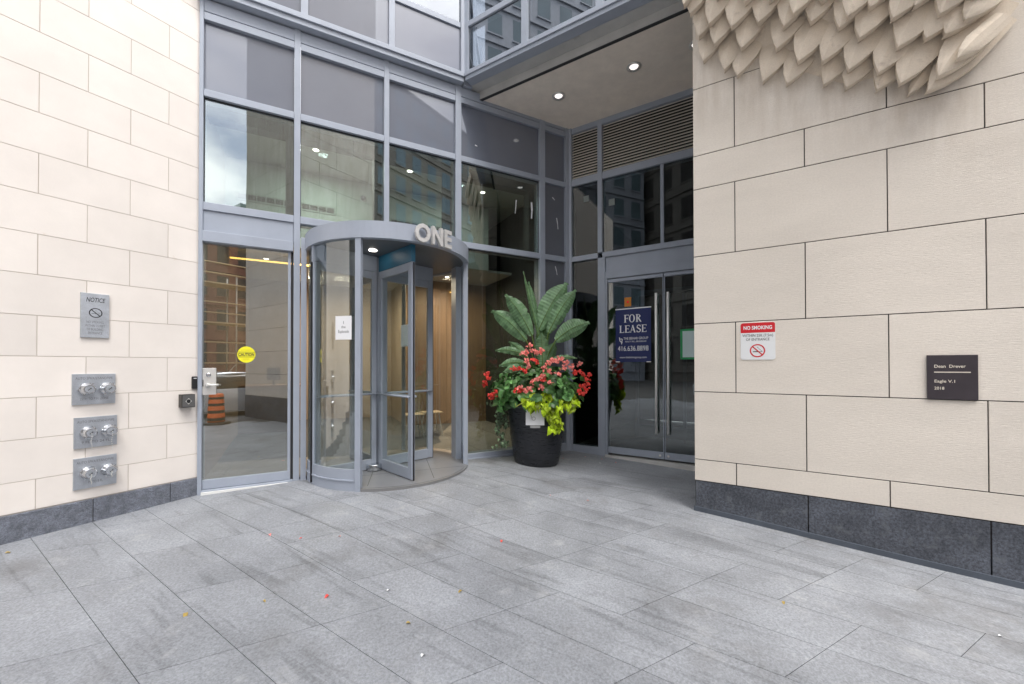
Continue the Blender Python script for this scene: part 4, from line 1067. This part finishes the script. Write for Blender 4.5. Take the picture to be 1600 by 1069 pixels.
# ---- ivy trailing at left
iv = thing('trailing_ivy', 'thin grey-green ivy strands trailing down the left side of the planter', 'plant', M)
rnd = random.Random(8); mb = MB(); sm_ = MB()
for pts, n in (([(787,622),(781,640),(783,655),(778,668),(776,678)], 60), ([(793,625),(790,648),(791,668),(786,690),(790,697)], 60), ([(783,640),(775,655),(785,672),(780,696),(770,699)], 40), ([(777,615),(768,624),(764,632)], 16)):
    P3 = [iM @ P2(x, y, 6.12+.05*math.sin(y)) for x, y in pts]; sm_.tube(P3, .0035, 5)
    for i in range(n):
        u = rnd.random()*(len(P3)-1); a = int(u); p = P3[a].lerp(P3[min(a+1, len(P3)-1)], u-a)+Vector((rnd.gauss(0,.022), rnd.gauss(0,.02), rnd.gauss(0,.012)))
        leaf(mb, p, Vector((rnd.uniform(-.6,.6), -1, rnd.uniform(-.2,.8))), Vector((rnd.uniform(-1,1), 0, -1)), .05, .045, rnd.choice((.6,.9,1.3,2.2)), 'ivy', .3)
mb.build('foliage', IVYL, iv); sm_.build('vine_stem', mat('ivy_stem', (.08,.06,.04), .7), iv)

# ---- fallen petals
petals = [(512,932,1,.020),(421,836,2,.02),(471,842,1,.014),(531,839,2,.013),(784,846,1,.018),(940,703+15,1,.016),(962,723,1,.014),(988,719,2,.015),(1012,724,2,.013),(880,717,2,.013),(914,714,2,.010),(918,783,2,.014),(937,724,3,.011),(606,924,3,.016),(660,1026,3,.02),(290,961,4,.022),(720,925,4,.018),(412,940,4,.014),(1224,942,4,.016),(637,975,4,.018),(11,865,4,.02),(1562,995,3,.012),(860,775,2,.01),(745,760,3,.008)]
pm = {1: FLR, 2: FLP, 3: WHITE, 4: leafmat('dry_leaf', (.50,.36,.10), .6)}
for i, (x, y, c, s_) in enumerate(petals):
    r = px_ray(x, y); P = None; k_ = 3.0
    for it in range(12):
        q = r*k_; g = gz(q.x, q.y); k_ = (g-H)/r.z
    q = r*k_; rn = random.Random(i); mb = MB()
    leaf(mb, Vector((0,0,.006)), Vector((rn.uniform(-.2,.2), rn.uniform(-.2,.2), 1)), Vector((rn.uniform(-1,1), rn.uniform(-1,1), 0)), s_*1.8, s_*1.2, 1, 'round', .8)
    o = mb.build('fallen_petal' if c != 4 else 'fallen_leaf', pm[c], M=Matrix.Translation((q.x, q.y, gz(q.x, q.y)+.002)))
    tag(o, {1: 'small red flower petal lying on the grey paving', 2: 'small pink flower petal lying on the grey paving', 3: 'tiny white petal fragment lying on the grey paving', 4: 'small dry yellow leaf lying on the grey paving'}[c], 'petal' if c != 4 else 'leaf', {1: 'fallen red petals', 2: 'fallen pink petals', 3: 'fallen white petals', 4: 'fallen dry leaves'}[c])

# ================================================================== the street behind the camera (seen in the glass)
def obox(name, label, cat, x0, x1, y0, y1, h, m, z0=-.5):
    t = thing(name, label, cat, Matrix.Translation(((x0+x1)/2, (y0+y1)/2, 0))); cx, cy = (x0+x1)/2, (y0+y1)/2
    MB().box(x0-cx, x1-cx, y0-cy, y1-cy, z0, h).build('wall', m, t); return t, cx, cy
ROADZ = gz(0, -8)+.004
t, cx, cy = obox('limestone_pier', 'limestone clad tower pier across the forecourt', 'building', .86, 3.5, -5.3, -1.7, 17, JOINT)
mb = MB(); rnd = random.Random(21); zz = .457
rowi = 0
while zz < 16.5:
    o = (rowi % 2)*.6
    for k in range(-2, 5):
        for (fx, y0, y1) in ((.84-cx, -5.3+k*1.195+o, -5.3+(k+1)*1.195+o),):
            y0, y1 = max(y0, -5.3), min(y1, -1.7)
            if y1-y0 > .05: mb.box(fx-.0, fx+.02, y0-cy+.005, y1-cy-.005, zz+.005, zz+.742, rnd.gauss(1, .02))
        x0, x1 = .86+k*1.195+o-1.2, .86+(k+1)*1.195+o-1.2; x0, x1 = max(x0, .86), min(x1, 3.5)
        if x1-x0 > .05: mb.box(x0-cx+.005, x1-cx-.005, -1.7-cy, -1.68-cy, zz+.005, zz+.742, rnd.gauss(1, .02))
    zz += .747; rowi += 1
mb.build('cladding', LIME_A, t)
MB().box(.84-cx, 3.52-cx, -5.32-cy, -1.675-cy, -.6, .45).build('granite_base', GRAN_A, t)
CONC = mat('raw_concrete', (.34,.31,.28), .9, var=.15, vscale=1.5); BRICK = mat('brown_facade', (.18,.08,.055), .85, var=.2, vscale=1)
GREYST = mat('old_grey_stone', (.15,.14,.125), .9, var=.15, vscale=.6); TOWER = mat('tower_glass', (.10,.14,.16), .15, var=.2, vscale=.3, spec=.8)
def gridded(name, label, x0, x1, y, h, nx, nz, m, wm, dep=8, z0=0):
    t = thing(name, label, 'building', Matrix.Translation(((x0+x1)/2, y, 0)))
    MB().box(-(x1-x0)/2, (x1-x0)/2, -dep, 0, -1, h).build('wall', m, t)
    fr, pn = MB(), MB(); dx = (x1-x0)/nx; dz = (h-1.2)/nz
    for i in range(nx):
        for j in range(nz):
            a = -(x1-x0)/2+i*dx+dx*.22; b = a+dx*.56; c = 1+j*dz+dz*.2; d = c+dz*.6
            pn.box(a, b, .0, .02, c, d); fr.box(a-.08, b+.08, .0, .12, c-.14, c-.02); 
    for j in range(nz+1): fr.box(-(x1-x0)/2, (x1-x0)/2, 0, .18, .72+j*dz, .82+j*dz)
    pn.build('window', wm, t); fr.build('stone_courses', m, t); return t
gridded('brick_building', 'brown brick building under construction across the street', -6, 13, -30, 13, 12, 4, BRICK, DARKR)
gridded('stone_building', 'long grey stone building across the street', -48, -7, -22, 34, 16, 9, GREYST, DARKR)
gridded('stone_building', 'tall dark stone office block behind the pier', 14, 44, -26, 34, 12, 10, GREYST, TOWER)
gridded('glass_tower', 'distant pale glass tower', 22.2, 30, -60, 27, 4, 20, TOWER, TOWER)
# the flank of the building right of the camera
t, cx, cy = obox('stone_building', 'flank of the limestone building right of the forecourt', 'building', 9.4, 11, -14, -.6, 6.5, GREYST)
gridded_t = gridded('apartment_block', 'tall banded apartment block left of the street', -12, 12, 0, 42, 10, 13, mat('banded_tower', (.26,.28,.32), .6, var=.1), TOWER)
gridded_t.matrix_world = Matrix.Translation((-26, -9, 0)) @ Matrix.Rotation(R(-90), 4, 'Z')
# scaffold
SC = mat('galvanised_tube', (.45,.42,.37), .5, .6); WOODP = mat('scaffold_plank', (.55,.40,.22), .8)
sx, sy = 1.6, -13.0
t = thing('scaffolding', 'steel tube scaffolding with plank decks against the construction site', 'scaffolding', Matrix.Translation((sx, sy, ROADZ)))
for i in range(5):
    for j in range(2): MB().tube([(-3+i*1.5, j*1.1, 0), (-3+i*1.5, j*1.1, 6.2)], .035, 6).build('pole', SC, t)
for k, z in enumerate((1.9, 3.8, 5.7)):
    MB().box(-3.2, 3.2, -.1, 1.2, z, z+.06).build('deck', WOODP, t)
    for h in (.5, 1.0): MB().tube([(-3.2, 1.15, z+h-.0), (3.2, 1.15, z+h)], .03, 6).build('guard_rail', WOODP, t)
for i in range(4): MB().tube([(-3+i*1.5, 1.15, .05), (-1.5+i*1.5, 1.15, 1.9)], .025, 6).build('brace', SC, t)
# traffic drums
ORG = mat('orange_drum_plastic', (.75,.14,.02), .5)
for (x, y, l) in ((-.55, -3.8, 'orange and black construction drum standing nearest the doors'), (2.6, -.7, 'orange and black construction drum beside the tower pier')):
    z = gz(x, y); t = thing('traffic_drum', l, 'traffic drum', Matrix.Translation((x, y, z)), 'construction drums on the forecourt')
    prof = [(.22,.06),(.22,.28),(.21,.29),(.21,.50),(.20,.51),(.20,.70),(.19,.71),(.185,.90),(.15,.93)]
    MB().lathe([(.36,0),(.36,.05),(.27,.07)], 24).build('rubber_base', BLACK, t)
    MB().lathe(prof, 28).build('barrel', ORG, t)
    for (r_, z0, z1) in ((.2215,.12,.2),(.2115,.34,.43),(.2015,.56,.64),(.192,.76,.83)): MB().lathe([(r_,z0),(r_,z1)], 28, cap=False).build('reflective_band', BLACK, t)
# parked car
def car(x, y, rz, m, label):
    t = thing('parked_car', label, 'car', Matrix.Translation((x, y, ROADZ)) @ Matrix.Rotation(R(rz), 4, 'Z'), 'cars on the street')
    secs = []
    def sec(xx, half, zb, zt, tw): return [(xx, -half, zb), (xx, -half, zb+(zt-zb)*.55), (xx, -half*tw, zt), (xx, half*tw, zt), (xx, half, zb+(zt-zb)*.55), (xx, half, zb)]
    body = MB(); body.rings([sec(-2.2,.78,.35,.80,.9), sec(-2.05,.86,.22,.92,.92), sec(-1.0,.90,.2,.98,.95), sec(1.2,.90,.2,1.0,.95), sec(2.1,.88,.22,1.02,.93), sec(2.25,.80,.35,.95,.9)], smooth=True); body.build('body', m, t, bevel=.03)
    cab = MB(); cab.rings([sec(-1.15,.82,.9,.98,.95), sec(-.45,.82,.9,1.48,.80), sec(1.35,.82,.9,1.52,.80), sec(2.05,.80,.9,1.02,.9)], smooth=True); cab.build('cabin_glass', mat('car_glass', (.02,.025,.03), .1), t)
    rf = MB(); rf.rings([sec(-.5,.64,1.46,1.50,.95), sec(.4,.66,1.48,1.57,.9), sec(1.4,.64,1.48,1.55,.95)], smooth=True); rf.build('roof', m, t)
    for xx in (-1.35, 1.4):
        for s_ in (-1, 1):
            wl = MB(); wl.lathe([(.2,-.1),(.33,-.1),(.34,0),(.33,.1),(.2,.1)], 24, c=(xx, s_*.82, .34), axis='Y'); ww_ = wl.build('wheel', BLACK, t)
            rm = MB(); rm.lathe([(.21,-.105),(.21,.105)], 16, c=(xx, s_*.82, .34), axis='Y'); rm.build('rim', STEEL, ww_)
    for s_ in (-1, 1):
        MB().box(-2.2, -2.1, s_*.62-.14, s_*.62+.14, .62, .76).build('headlight', WHITE, t); MB().box(2.18, 2.26, s_*.64-.12, s_*.64+.12, .68, .86).build('taillight', REDS, t)
SILV = mat('silver_car_paint', (.78,.80,.83), .25, .5, coat=.6); NAVYC = mat('navy_car_paint', (.02,.025,.08), .25, .3, coat=.6)
car(.3, -6.6, 4, SILV, 'silver car passing on the street'); car(-5.2, -6.8, 4, SILV, 'second silver car further left on the street'); car(1.5, -9.4, 184, NAVYC, 'navy car on the far lane')
